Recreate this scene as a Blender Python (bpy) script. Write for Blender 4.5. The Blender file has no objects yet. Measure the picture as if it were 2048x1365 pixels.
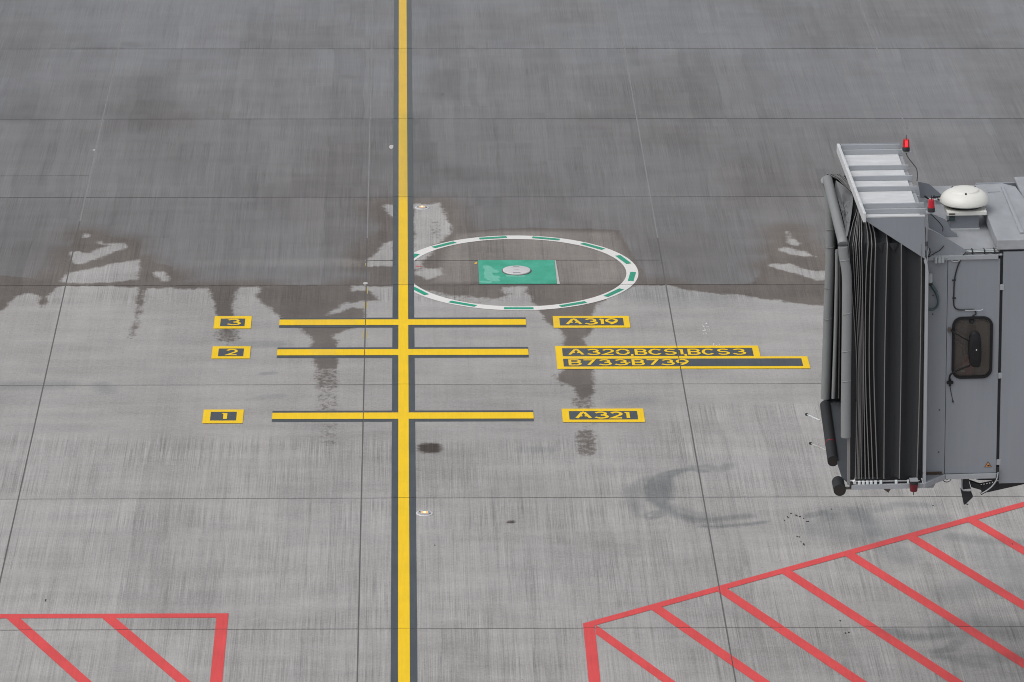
import bpy, bmesh, math, random
import numpy as np
from mathutils import Matrix, Vector

random.seed(7)
scene = bpy.context.scene
COL = scene.collection

# ------------------------------------------------------------------ camera, sky, sun, exposure
cam_data = bpy.data.cameras.new('camera')
cam_data.sensor_width = 36.0
cam_data.lens = 161.3203
cam_data.clip_start = 1.0
cam_data.clip_end = 6000.0
cam = bpy.data.objects.new('camera', cam_data)
COL.objects.link(cam)
cam.matrix_world = Matrix([[0.9997181, 0.0020006, -0.0236598, 0.00778], [-0.0230392, 0.3227435, -0.946206, -72.72554], [0.005743, 0.9464843, 0.3226986, 23.81156]] + [[0, 0, 0, 1]])
scene.camera = cam

SUN_EL, SUN_AZ = math.radians(58), math.radians(236)       # azimuth from +Y towards +X
world = bpy.data.worlds.new('World')
scene.world = world
world.use_nodes = True
wn = world.node_tree
bg = wn.nodes['Background']
sky = wn.nodes.new('ShaderNodeTexSky')
sky.sky_type = 'NISHITA'
sky.sun_disc = False
sky.sun_elevation = SUN_EL
sky.sun_rotation = SUN_AZ
sky.dust_density = 4.0
hs = wn.nodes.new('ShaderNodeHueSaturation')               # overcast: the cloud deck is nearly grey
hs.inputs['Saturation'].default_value = 0.22
wn.links.new(sky.outputs[0], hs.inputs['Color'])
wn.links.new(hs.outputs[0], bg.inputs['Color'])
bg.inputs['Strength'].default_value = 0.12

sun_data = bpy.data.lights.new('sun', 'SUN')
sun_data.energy = 0.6
sun_data.angle = math.radians(60)
sun_data.color = (1.0, 0.97, 0.93)
sun = bpy.data.objects.new('sun', sun_data)
COL.objects.link(sun)
sdir = Vector((math.sin(SUN_AZ) * math.cos(SUN_EL), math.cos(SUN_AZ) * math.cos(SUN_EL), math.sin(SUN_EL)))
sun.rotation_euler = sdir.to_track_quat('Z', 'Y').to_euler()
sun.location = sdir * 200

vs = scene.view_settings
vs.view_transform = 'Standard'
vs.look = 'None'
vs.exposure = 0.2
vs.gamma = 1.0
vs.use_curve_mapping = False
scene.cycles.filter_width = 1.0
scene.cycles.use_denoising = True

# ------------------------------------------------------------------ helpers
def link(o, parent=None):
    COL.objects.link(o)
    if parent is not None:
        o.parent = parent
    return o

def tag(o, label=None, cat=None, group=None, kind=None):
    if label: o['label'] = label
    if cat: o['category'] = cat
    if group: o['group'] = group
    if kind: o['kind'] = kind
    return o

def empty(name, loc=(0, 0, 0), rot=(0, 0, 0)):
    o = bpy.data.objects.new(name, None)
    o.location = loc
    o.rotation_euler = rot
    o.empty_display_size = 0.3
    return link(o)

class MB:
    """collects shapes and links them as one mesh object"""
    def __init__(self):
        self.v, self.f, self.sm = [], [], []
    def add(self, verts, faces, smooth=False):
        n = len(self.v)
        self.v += [tuple(p) for p in verts]
        for f in faces:
            self.f.append(tuple(i + n for i in f)); self.sm.append(smooth)
        return self
    def box(self, a0, a1, b0, b1, c0, c1):
        v = [(a, b, c) for c in (c0, c1) for b in (b0, b1) for a in (a0, a1)]
        return self.add(v, [(0, 2, 3, 1), (4, 5, 7, 6), (0, 1, 5, 4), (2, 6, 7, 3), (0, 4, 6, 2), (1, 3, 7, 5)])
    def prism(self, pts, off):
        n = len(pts)
        q = [tuple(p[i] + off[i] for i in range(3)) for p in pts]
        fs = [tuple(range(n)), tuple(range(2 * n - 1, n - 1, -1))]
        fs += [(i, (i + 1) % n, n + (i + 1) % n, n + i) for i in range(n)]
        return self.add(list(pts) + q, fs)
    def tube(self, path, r, n=8, cap=True, smooth=True):
        P = [Vector(p) for p in path]
        rs = r if isinstance(r, (list, tuple)) else [r] * len(P)
        up = None
        rings = []
        for i, p in enumerate(P):
            t = (P[min(i + 1, len(P) - 1)] - P[max(i - 1, 0)]).normalized()
            if up is None:
                up = Vector((0, 0, 1)) if abs(t.z) < 0.9 else Vector((0, 1, 0))
            s = t.cross(up).normalized(); up = s.cross(t).normalized()
            rings.append([p + (s * math.cos(2 * math.pi * k / n) + up * math.sin(2 * math.pi * k / n)) * rs[i] for k in range(n)])
        v = [q for rg in rings for q in rg]
        f = [(i * n + k, i * n + (k + 1) % n, (i + 1) * n + (k + 1) % n, (i + 1) * n + k) for i in range(len(P) - 1) for k in range(n)]
        self.add(v, f, smooth)
        if cap:
            self.add(rings[0], [tuple(range(n - 1, -1, -1))]); self.add(rings[-1], [tuple(range(n))])
        return self
    def lathe(self, c, prof, n=24, smooth=True):
        v, f = [], []
        for r, h in prof:
            v += [(c[0] + r * math.cos(2 * math.pi * k / n), c[1] + r * math.sin(2 * math.pi * k / n), c[2] + h) for k in range(n)]
        for i in range(len(prof) - 1):
            f += [(i * n + k, i * n + (k + 1) % n, (i + 1) * n + (k + 1) % n, (i + 1) * n + k) for k in range(n)]
        self.add(v, f, smooth)
        m = len(prof) - 1
        self.add(v[:n], [tuple(range(n - 1, -1, -1))]); self.add(v[m * n:], [tuple(range(n))])
        return self
    def build(self, name, mat, parent=None, bevel=0.0, recalc=True):
        me = bpy.data.meshes.new(name)
        me.from_pydata(self.v, [], self.f)
        me.polygons.foreach_set('use_smooth', self.sm)
        if recalc:
            bm = bmesh.new(); bm.from_mesh(me)
            bmesh.ops.recalc_face_normals(bm, faces=bm.faces)
            bm.to_mesh(me); bm.free()
        me.materials.append(mat)
        o = link(bpy.data.objects.new(name, me), parent)
        if bevel:
            b = o.modifiers.new('bevel', 'BEVEL'); b.width = bevel; b.segments = 2; b.limit_method = 'ANGLE'; b.angle_limit = 0.7
        return o

def smooth_path(pts, k=5):
    """Catmull-Rom through the points"""
    P = [Vector(p) for p in pts]
    P = [P[0] * 2 - P[1]] + P + [P[-1] * 2 - P[-2]]
    out = []
    for i in range(1, len(P) - 2):
        for j in range(k):
            t = j / k
            a, b, c, d = P[i - 1:i + 3]
            out.append(0.5 * ((2 * b) + (c - a) * t + (2 * a - 5 * b + 4 * c - d) * t * t + (3 * b - a - 3 * c + d) * t ** 3))
    return out + [P[-2]]

# ------------------------------------------------------------------ node helpers
class NT:
    def __init__(self, name):
        self.m = bpy.data.materials.new(name)
        self.m.use_nodes = True
        self.t = self.m.node_tree
        self.b = self.t.nodes['Principled BSDF']
        self.out = self.t.nodes['Material Output']
    def n(self, typ, **kw):
        nd = self.t.nodes.new(typ)
        for k, v in kw.items(): setattr(nd, k, v)
        return nd
    def set(self, sock, v):
        if isinstance(v, bpy.types.NodeSocket): self.t.links.new(v, sock)
        elif isinstance(v, (tuple, list)) and len(v) == 3 and sock.type == 'RGBA': sock.default_value = (*v, 1)
        else: sock.default_value = v
    def M(self, op, a, b=0.0, c=0.0, clamp=False):
        nd = self.n('ShaderNodeMath', operation=op, use_clamp=clamp)
        for i, v in enumerate((a, b, c)): self.set(nd.inputs[i], v)
        return nd.outputs[0]
    def mix(self, f, a, b, mode='MIX'):
        nd = self.n('ShaderNodeMix', data_type='RGBA', blend_type=mode)
        self.set(nd.inputs[0], f); self.set(nd.inputs[6], a); self.set(nd.inputs[7], b)
        return nd.outputs[2]
    def lerp(self, f, a, b):
        nd = self.n('ShaderNodeMix', data_type='FLOAT')
        self.set(nd.inputs[0], f); self.set(nd.inputs[2], a); self.set(nd.inputs[3], b)
        return nd.outputs[0]
    def step(self, v, lo, hi, a=0.0, b=1.0):
        nd = self.n('ShaderNodeMapRange', interpolation_type='SMOOTHSTEP')
        for i, x in enumerate((v, lo, hi, a, b)): self.set(nd.inputs[i], x)
        return nd.outputs[0]
    def pos(self):
        if not hasattr(self, '_p'):
            self._p = self.n('ShaderNodeNewGeometry').outputs['Position']
            s = self.n('ShaderNodeSeparateXYZ'); self.set(s.inputs[0], self._p)
            self.x, self.y, self.z = s.outputs
        return self._p
    def objpos(self):
        return self.n('ShaderNodeTexCoord').outputs['Object']
    def scaled(self, v, s):
        nd = self.n('ShaderNodeVectorMath', operation='MULTIPLY')
        self.set(nd.inputs[0], v); nd.inputs[1].default_value = s
        return nd.outputs[0]
    def noise(self, v, scale=1.0, detail=3.0, rough=0.5, s=None):
        nd = self.n('ShaderNodeTexNoise')
        self.set(nd.inputs['Vector'], self.scaled(v, s) if s else v)
        nd.inputs['Scale'].default_value = scale; nd.inputs['Detail'].default_value = detail; nd.inputs['Roughness'].default_value = rough
        return nd.outputs[0]
    def white(self, a, b):
        c = self.n('ShaderNodeCombineXYZ'); self.set(c.inputs[0], a); self.set(c.inputs[1], b)
        w = self.n('ShaderNodeTexWhiteNoise', noise_dimensions='2D'); self.set(w.inputs['Vector'], c.outputs[0])
        return w.outputs['Value']
    def attr(self, name):
        return self.n('ShaderNodeAttribute', attribute_name=name).outputs['Fac']
    def grey(self, v):
        c = self.n('ShaderNodeCombineColor')
        for i in range(3): self.set(c.inputs[i], v)
        return c.outputs[0]
    def bump(self, h, strength, dist):
        b = self.n('ShaderNodeBump'); self.set(b.inputs['Height'], h)
        b.inputs['Strength'].default_value = strength; b.inputs['Distance'].default_value = dist
        self.t.links.new(b.outputs[0], self.b.inputs['Normal'])
    def P(self, **kw):
        for k, v in kw.items(): self.set(self.b.inputs[k.replace('_', ' ')], v)

def wet_nodes(T):
    """wetness masks shared by the concrete and the paint lying on it"""
    p = T.pos()
    wd, dp, strk = T.attr('wetd'), T.attr('damp'), T.attr('streak')
    e1 = T.noise(p, 1.0, 5.0, 0.6, (3.2, 2.0, 1))
    e2 = T.noise(p, 1.0, 2.0, 0.5, (34.0, 3.0, 1))
    e3 = T.noise(p, 1.0, 4.0, 0.65, (9.0, 16.0, 1))
    d = T.M('ADD', wd, T.M('MULTIPLY', T.M('SUBTRACT', e1, 0.5), 0.30))
    d = T.M('ADD', d, T.M('MULTIPLY', T.M('SUBTRACT', e3, 0.5), 0.16))
    d = T.M('ADD', d, T.M('MULTIPLY', T.M('SUBTRACT', e2, 0.5), 0.07))
    wet = T.step(d, -0.045, 0.055)
    e4 = T.noise(p, 1.0, 5.0, 0.7, (12.0, 9.0, 1))
    sp = T.step(T.M('ADD', strk, T.M('MULTIPLY', T.M('SUBTRACT', e4, 0.5), 2.0)), 0.34, 0.98)
    sp = T.M('MULTIPLY', sp, T.step(strk, 0.02, 0.4))
    wet = T.M('MAXIMUM', wet, sp)
    sb = T.noise(p, 1.0, 4.0, 0.55, (0.28, 0.16, 1))
    film = T.step(T.M('ADD', wd, T.M('MULTIPLY', T.M('SUBTRACT', sb, 0.5), 0.9)), 0.05, 0.75)
    dd = T.M('ADD', dp, T.M('MULTIPLY', T.M('SUBTRACT', e1, 0.5), 0.25))
    film = T.M('MULTIPLY', film, T.step(dd, -0.04, 0.06, 1.0, 0.0))
    return wet, film, e3

# ------------------------------------------------------------------ materials
def mat_concrete():
    T = NT('brushed_concrete')
    p = T.pos()
    wet, film, grainy = wet_nodes(T)
    sm = T.attr('smooth')
    yid = T.M('FLOOR', T.M('DIVIDE', T.y, 5.0))
    warp = T.noise(p, 1.0, 2.0, 0.5, (0.15, 0.4, 1))
    xw = T.M('ADD', T.x, T.M('MULTIPLY', warp, 0.25))
    w1 = T.white(T.M('FLOOR', T.M('DIVIDE', xw, 0.62)), yid)
    w2 = T.white(T.M('FLOOR', T.M('DIVIDE', xw, 0.155)), T.M('FLOOR', T.M('ADD', T.M('DIVIDE', T.y, 2.7), T.M('MULTIPLY', w1, 3.0))))
    w3 = T.white(T.M('FLOOR', T.M('DIVIDE', T.M('ADD', T.x, 0.61), 5.0)), yid)
    st1 = T.noise(p, 1.0, 3.0, 0.7, (34.0, 0.20, 1))
    st2 = T.noise(p, 1.0, 3.0, 0.6, (9.0, 0.22, 1))
    st3 = T.noise(p, 1.0, 2.0, 0.6, (66.0, 0.7, 1))
    tine = T.step(T.noise(p, 1.0, 4.0, 0.6, (1.5, 0.8, 1)), 0.3, 0.7, 0.4, 1.3)
    ridge = T.white(T.M('FLOOR', T.M('DIVIDE', T.M('ADD', T.x, T.M('MULTIPLY', warp, 0.02)), 0.034)), T.M('FLOOR', T.M('ADD', T.M('DIVIDE', T.y, 3.3), T.M('MULTIPLY', w1, 5.0))))
    edge = T.M('ABSOLUTE', T.M('SUBTRACT', T.M('FRACT', T.M('DIVIDE', xw, 0.62)), 0.5))
    edge = T.M('MULTIPLY', T.step(edge, 0.42, 0.5), T.step(T.noise(p, 1.0, 3.0, 0.6, (2.0, 0.35, 1)), 0.42, 0.62))
    bl = T.noise(p, 1.0, 5.0, 0.6, (0.45, 0.30, 1))
    sme = T.noise(p, 1.0, 3.0, 0.6, (0.55, 2.0, 1))
    gr = T.noise(p, 1.0, 5.0, 0.72, (15.0, 15.0, 1))
    def k(n, amp): return T.M('MULTIPLY', T.M('SUBTRACT', n, 0.5), amp)
    strip = T.lerp(sm, 1.0, 0.35)
    v = T.M('ADD', 1.0, T.M('MULTIPLY', T.M('ADD', k(w1, 0.11), k(w2, 0.07)), strip))
    v = T.M('ADD', v, k(w3, 0.10))
    groove = T.M('ADD', T.M('ADD', k(st1, 0.42), k(st3, 0.85)), T.step(ridge, 0.80, 1.0, 0.0, -0.09))
    groove = T.M('MULTIPLY', groove, tine)
    v = T.M('ADD', v, T.M('MULTIPLY', groove, T.lerp(sm, 1.0, 0.20)))
    v = T.M('SUBTRACT', v, T.M('MULTIPLY', edge, T.lerp(sm, 0.10, 0.03)))
    v = T.M('ADD', v, T.M('MULTIPLY', k(st2, 0.24), T.lerp(sm, 1.0, 0.5)))
    v = T.M('ADD', v, k(bl, 0.50)); v = T.M('ADD', v, k(sme, 0.42)); v = T.M('ADD', v, k(gr, 0.42)); v = T.M('ADD', v, k(T.noise(p, 1.0, 2.0, 0.6, (48.0, 24.0, 1)), 0.42))
    pits = T.n('ShaderNodeTexVoronoi'); T.set(pits.inputs['Vector'], p); pits.inputs['Scale'].default_value = 1.6
    v = T.M('MULTIPLY', v, T.step(pits.outputs[0], 0.010, 0.022, 0.45, 1.0))
    tint = T.mix(T.noise(p, 1.0, 4.0, 0.6, (0.22, 0.3, 1)), (0.362, 0.347, 0.335), (0.338, 0.336, 0.333))
    base = T.mix(1.0, tint, T.grey(v), 'MULTIPLY')
    skid = T.attr('skid')
    sk = T.M('MULTIPLY', skid, T.step(T.noise(p, 1.0, 4.0, 0.6, (3.0, 2.2, 1)), 0.25, 0.65, 0.72, 1.0))
    base = T.mix(sk, base, T.mix(1.0, base, (0.44, 0.49, 0.525), 'MULTIPLY'))
    oil = T.attr('oil')
    ol = T.step(T.M('ADD', oil, k(grainy, 0.9)), 0.18, 0.92)
    base = T.mix(ol, base, T.mix(1.0, base, (0.25, 0.22, 0.20), 'MULTIPLY'))
    vw = T.M('ADD', T.lerp(0.75, 1.0, v), T.M('ADD', k(w1, 0.08), k(w2, 0.06)))
    dampc = T.mix(1.0, (0.143, 0.127, 0.116), T.grey(vw), 'MULTIPLY')
    dampc = T.mix(1.0, dampc, T.grey(T.M('ADD', 1.0, T.M('ADD', k(bl, 0.55), k(grainy, 0.35)))), 'MULTIPLY')
    dampc = T.mix(T.step(T.attr('pale'), 0.0, 0.25), dampc, T.mix(1.0, dampc, (1.50, 1.55, 1.57), 'MULTIPLY'))
    filmc = T.mix(1.0, (0.172, 0.172, 0.178), T.grey(vw), 'MULTIPLY')
    big = T.noise(p, 1.0, 4.0, 0.6, (0.23, 0.14, 1))
    f2 = T.M('MULTIPLY', film, T.step(big, 0.30, 0.58, 0.62, 1.0))
    f2 = T.M('MULTIPLY', f2, T.step(T.attr('wetd'), 0.8, 11.0, 0.66, 1.0))  # film thins towards the drying edge; far fresnel and haze brightening painted in
    wetc = T.mix(f2, dampc, filmc)
    wetc = T.mix(T.M('MULTIPLY', sk, 0.85), wetc, T.mix(1.0, wetc, (0.52, 0.50, 0.49), 'MULTIPLY'))
    wetc = T.mix(ol, wetc, T.mix(1.0, wetc, (0.45, 0.40, 0.37), 'MULTIPLY'))
    T.P(Base_Color=T.mix(wet, base, wetc),
        Roughness=T.lerp(wet, 0.9, T.lerp(f2, 0.75, T.lerp(gr, 0.20, 0.42))),
        Specular_IOR_Level=T.M('MULTIPLY', T.lerp(wet, 0.15, T.lerp(f2, 0.22, 0.64)), T.M('ADD', 1.0, T.M('ADD', T.M('MULTIPLY', groove, 0.9), T.M('ADD', k(sme, 0.35), T.M('ADD', k(w1, 0.10), k(w2, 0.12)))))))
    h = T.M('ADD', T.M('MULTIPLY', st3, 0.6), T.M('MULTIPLY', st1, 0.4))
    T.bump(T.M('MULTIPLY', h, T.lerp(f2, 1.0, 0.35)), 0.25, 0.004)
    return T.m

def mat_paint(name, col, wear=0.35, gap=0.010, dirt=0.10, wetk=(0.86, 0.82, 0.72)):
    T = NT(name)
    p = T.pos()
    wet, film, grainy = wet_nodes(T)
    st = T.noise(p, 1.0, 3.0, 0.65, (30.0, 1.2, 1)); bl = T.noise(p, 1.0, 5.0, 0.65, (2.2, 1.6, 1))
    fine = T.noise(p, 1.0, 4.0, 0.7, (55.0, 30.0, 1))
    v = T.M('ADD', 1.0, T.M('MULTIPLY', T.M('SUBTRACT', bl, 0.5), dirt * 3))
    v = T.M('ADD', v, T.M('MULTIPLY', T.M('SUBTRACT', st, 0.5), dirt * 2.5))
    v = T.M('ADD', v, T.M('MULTIPLY', T.M('SUBTRACT', fine, 0.5), dirt * 1.5))
    c = T.mix(1.0, col, T.grey(v), 'MULTIPLY')
    skid = T.attr('skid')
    c = T.mix(T.M('MULTIPLY', skid, 0.8), c, T.mix(1.0, c, (0.50, 0.72, 0.78), 'MULTIPLY'))
    c = T.mix(T.M('ADD', T.M('MULTIPLY', wet, 0.3), T.M('MULTIPLY', film, 0.7)), c, T.mix(1.0, c, wetk, 'MULTIPLY'))
    T.P(Base_Color=c, Roughness=T.lerp(wet, 0.62, T.lerp(film, 0.5, 0.28)), Specular_IOR_Level=T.lerp(wet, 0.3, 0.5))
    T.bump(st, 0.2, 0.003)
    # the saw-cut joints and worn flecks stay open through the paint
    jx = T.M('ABSOLUTE', T.M('SUBTRACT', T.M('FRACT', T.M('ADD', T.M('DIVIDE', T.M('ADD', T.x, 0.61), 5.0), 0.5)), 0.5))
    jy = T.M('ABSOLUTE', T.M('SUBTRACT', T.M('FRACT', T.M('ADD', T.M('DIVIDE', T.y, 5.0), 0.5)), 0.5))
    hole = T.M('LESS_THAN', T.M('MINIMUM', jx, jy), gap / 5.0)
    wr = T.step(T.M('ADD', T.M('MULTIPLY', fine, 0.5), T.M('MULTIPLY', bl, 0.5)), 0.30, 0.30 + 0.08, 1.0, 0.0)
    a = T.M('MAXIMUM', hole, T.M('MULTIPLY', wr, wear))
    tr = T.n('ShaderNodeBsdfTransparent'); mx = T.n('ShaderNodeMixShader')
    T.set(mx.inputs[0], a); T.t.links.new(T.b.outputs[0], mx.inputs[1]); T.t.links.new(tr.outputs[0], mx.inputs[2])
    T.t.links.new(mx.outputs[0], T.out.inputs['Surface'])
    return T.m

def mat_simple(name, col, rough=0.5, metal=0.0, spec=0.5, var=0.08, scale=(3, 3, 1.2), bump=0.0, streak=0.0):
    T = NT(name)
    o = T.objpos()
    v = T.M('ADD', 1.0, T.M('MULTIPLY', T.M('SUBTRACT', T.noise(o, 1.0, 5.0, 0.6, scale), 0.5), var * 3))
    if streak:
        v = T.M('ADD', v, T.M('MULTIPLY', T.M('SUBTRACT', T.noise(o, 1.0, 4.0, 0.65, (22, 22, 0.8)), 0.5), streak * 3))
    T.P(Base_Color=T.mix(1.0, col, T.grey(v), 'MULTIPLY'), Roughness=rough, Metallic=metal, Specular_IOR_Level=spec)
    if bump:
        T.bump(T.noise(o, 1.0, 4.0, 0.6, (14, 14, 9)), bump, 0.01)
    return T.m

def mat_emit(name, col, strength, base=(0.1, 0.1, 0.1)):
    T = NT(name)
    T.P(Base_Color=base, Emission_Color=col, Emission_Strength=strength, Roughness=0.3)
    return T.m

MAT = {}
MAT['concrete'] = mat_concrete()
MAT['yellow'] = mat_paint('yellow_road_paint', (0.90, 0.590, 0.014), wear=0.22, gap=0.006, dirt=0.08)
MAT['worn_yellow'] = mat_paint('worn_yellow_paint', (0.50, 0.40, 0.10), wear=0.75, gap=0.006, dirt=0.2)
MAT['slate'] = mat_paint('dark_slate_road_paint', (0.074, 0.088, 0.100), wear=0.25, gap=0.010, dirt=0.18)
MAT['red'] = mat_paint('red_road_paint', (0.68, 0.078, 0.080), wear=0.22, gap=0.007, dirt=0.13)
MAT['white'] = mat_paint('white_road_paint', (0.76, 0.75, 0.73), wear=0.05, gap=0.008, dirt=0.03, wetk=(0.95, 0.95, 0.94))
MAT['green'] = mat_paint('green_road_paint', (0.022, 0.33, 0.21), wear=0.1, gap=0.004, dirt=0.12)
MAT['sealant'] = mat_simple('joint_sealant', (0.135, 0.131, 0.129), 0.8, spec=0.2, var=0.15)
MAT['sealant_dark'] = mat_simple('deep_joint_sealant', (0.045, 0.044, 0.044), 0.8, spec=0.2, var=0.2)
MAT['old_sealant'] = mat_simple('dusty_joint_sealant', (0.235, 0.235, 0.24), 0.8, spec=0.2, var=0.15)
MAT['wall'] = mat_simple('grey_panel_paint', (0.250, 0.269, 0.299), 0.42, var=0.07, scale=(1.5, 1.5, 0.6), streak=0.04)
MAT['frame'] = mat_simple('light_grey_frame_paint', (0.34, 0.36, 0.385), 0.45, var=0.06)
MAT['roof'] = mat_simple('skylit_grey_paint', (0.33, 0.345, 0.368), 0.5, var=0.22, scale=(5, 2.2, 5))  # wall paint in a lighter tone, sky light from above put into it
MAT['pale'] = mat_simple('pale_canopy_sheet', (0.60, 0.615, 0.625), 0.55, var=0.17, scale=(4, 9, 4))
MAT['dome'] = mat_simple('cream_vent_plastic', (0.75, 0.745, 0.70), 0.4, var=0.03)
MAT['dark_metal'] = mat_simple('dark_steel', (0.022, 0.023, 0.027), 0.55, var=0.15)
MAT['rubber'] = mat_simple('black_rubber', (0.024, 0.025, 0.029), 0.65, spec=0.35, var=0.12, scale=(6, 6, 6))
MAT['mirror'] = mat_simple('matt_black_plastic', (0.012, 0.012, 0.014), 0.6, spec=0.3, var=0.05)
MAT['flap'] = mat_simple('grey_rubber_sheet', (0.062, 0.069, 0.078), 0.6, spec=0.4, var=0.12, scale=(5, 5, 5))
MAT['fabric'] = mat_simple('charcoal_bellows_fabric', (0.036, 0.038, 0.041), 0.75, spec=0.25, var=0.12, scale=(9, 4, 0.8), bump=0.2)
MAT['curtain'] = mat_simple('grey_coated_curtain', (0.17, 0.175, 0.18), 0.5, var=0.12, scale=(8, 6, 6), bump=0.3)
MAT['rib'] = mat_simple('grey_rib_edging', (0.21, 0.205, 0.205), 0.5, var=0.1)
MAT['pad'] = mat_simple('grey_padded_vinyl', (0.235, 0.245, 0.250), 0.5, var=0.08, scale=(6, 6, 3), bump=0.35)
MAT['nylon'] = mat_simple('white_nylon', (0.70, 0.74, 0.75), 0.4, var=0.06)
MAT['steel'] = mat_simple('galvanised_steel', (0.55, 0.57, 0.59), 0.35, metal=0.6, var=0.1)
MAT['cable'] = mat_simple('black_cable', (0.018, 0.02, 0.022), 0.5, var=0.05)
MAT['grey_cable'] = mat_simple('grey_cable', (0.40, 0.43, 0.44), 0.5, var=0.05)
MAT['hose'] = mat_simple('grey_green_hose', (0.06, 0.095, 0.098), 0.4, var=0.08)
MAT['red_plastic'] = mat_simple('dark_red_plastic', (0.22, 0.012, 0.025), 0.35, var=0.06)
MAT['lens_unlit'] = mat_simple('red_beacon_lens', (0.50, 0.016, 0.030), 0.25, var=0.05)
MAT['lens_dark'] = mat_simple('deep_red_beacon_lens', (0.13, 0.008, 0.018), 0.3, var=0.05)
MAT['lens_shell'] = mat_emit('lit_beacon_shell', (1.0, 0.02, 0.03), 0.07, (0.35, 0.008, 0.012))
MAT['lens_core'] = mat_emit('lit_beacon_core', (1.0, 0.035, 0.045), 1.3, (0.5, 0.01, 0.02))
MAT['lamp'] = mat_emit('amber_lamp_glow', (1.0, 0.60, 0.22), 3.2)
MAT['lamp_soft'] = mat_emit('amber_lamp_window', (1.0, 0.42, 0.10), 0.70, (0.5, 0.3, 0.15))
MAT['brown'] = mat_simple('brown_grey_plate', (0.10, 0.085, 0.075), 0.6, var=0.1)
MAT['rust'] = mat_simple('grimy_corner', (0.07, 0.05, 0.035), 0.8, var=0.25, scale=(9, 9, 9))
MAT['orange'] = mat_simple('orange_sign_print', (0.62, 0.27, 0.09), 0.5, var=0.05)
MAT['signblack'] = mat_simple('black_sign_print', (0.02, 0.016, 0.014), 0.5, var=0.05)
MAT['lining'] = mat_simple('cab_lining', (0.62, 0.58, 0.55), 0.7, var=0.08)
MAT['dark_lining'] = mat_simple('dark_cab_lining', (0.42, 0.39, 0.37), 0.7, var=0.08)
MAT['cover'] = mat_simple('pit_cover_metal', (0.60, 0.59, 0.60), 0.45, var=0.08, scale=(5, 5, 5))
MAT['patch'] = mat_simple('pale_mortar', (0.50, 0.49, 0.47), 0.8, var=0.1)
MAT['debris'] = mat_simple('black_rubber_crumbs', (0.03, 0.028, 0.026), 0.8, var=0.2)

def mat_glass():
    T = NT('tinted_hazed_glass')
    T.P(Base_Color=(0.135, 0.126, 0.119), Roughness=0.12, Specular_IOR_Level=0.5)  # diffuse haze colour brightens the pane in place of light from the cab
    tr = T.n('ShaderNodeBsdfTransparent'); tr.inputs[0].default_value = (0.86, 0.82, 0.79, 1)
    mx = T.n('ShaderNodeMixShader'); mx.inputs[0].default_value = 0.42
    T.t.links.new(tr.outputs[0], mx.inputs[1]); T.t.links.new(T.b.outputs[0], mx.inputs[2])
    T.t.links.new(mx.outputs[0], T.out.inputs['Surface'])
    return T.m
MAT['glass'] = mat_glass()

# ------------------------------------------------------------------ where the apron is wet, damp, scuffed (world metres)
def sdf(P, poly):
    """signed distance to a closed polygon, positive inside"""
    poly = np.asarray(poly, float)
    d2 = np.full(len(P), 1e9); ins = np.zeros(len(P), bool)
    for a, b in zip(poly, np.roll(poly, -1, 0)):
        e = b - a; w = P - a
        t = np.clip((w @ e) / max(e @ e, 1e-12), 0, 1)
        q = w - t[:, None] * e
        d2 = np.minimum(d2, (q * q).sum(1))
        c = ((a[1] <= P[:, 1]) & (b[1] > P[:, 1])) | ((b[1] <= P[:, 1]) & (a[1] > P[:, 1]))
        if abs(e[1]) > 1e-12:
            ins ^= c & (P[:, 0] < a[0] + (P[:, 1] - a[1]) * e[0] / e[1])
    d = np.sqrt(d2)
    return np.where(ins, d, -d)

def line_mask(P, pts, w, strength):
    pts = np.asarray(pts, float); d = np.full(len(P), 1e9)
    for a, b in zip(pts[:-1], pts[1:]):
        e = b - a; q = P - a
        t = np.clip((q @ e) / max(e @ e, 1e-12), 0, 1)
        d = np.minimum(d, np.linalg.norm(q - t[:, None] * e, axis=1))
    k = np.clip(1.25 - d / w, 0, 1)
    return strength * k * k * (3 - 2 * k)

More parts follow.
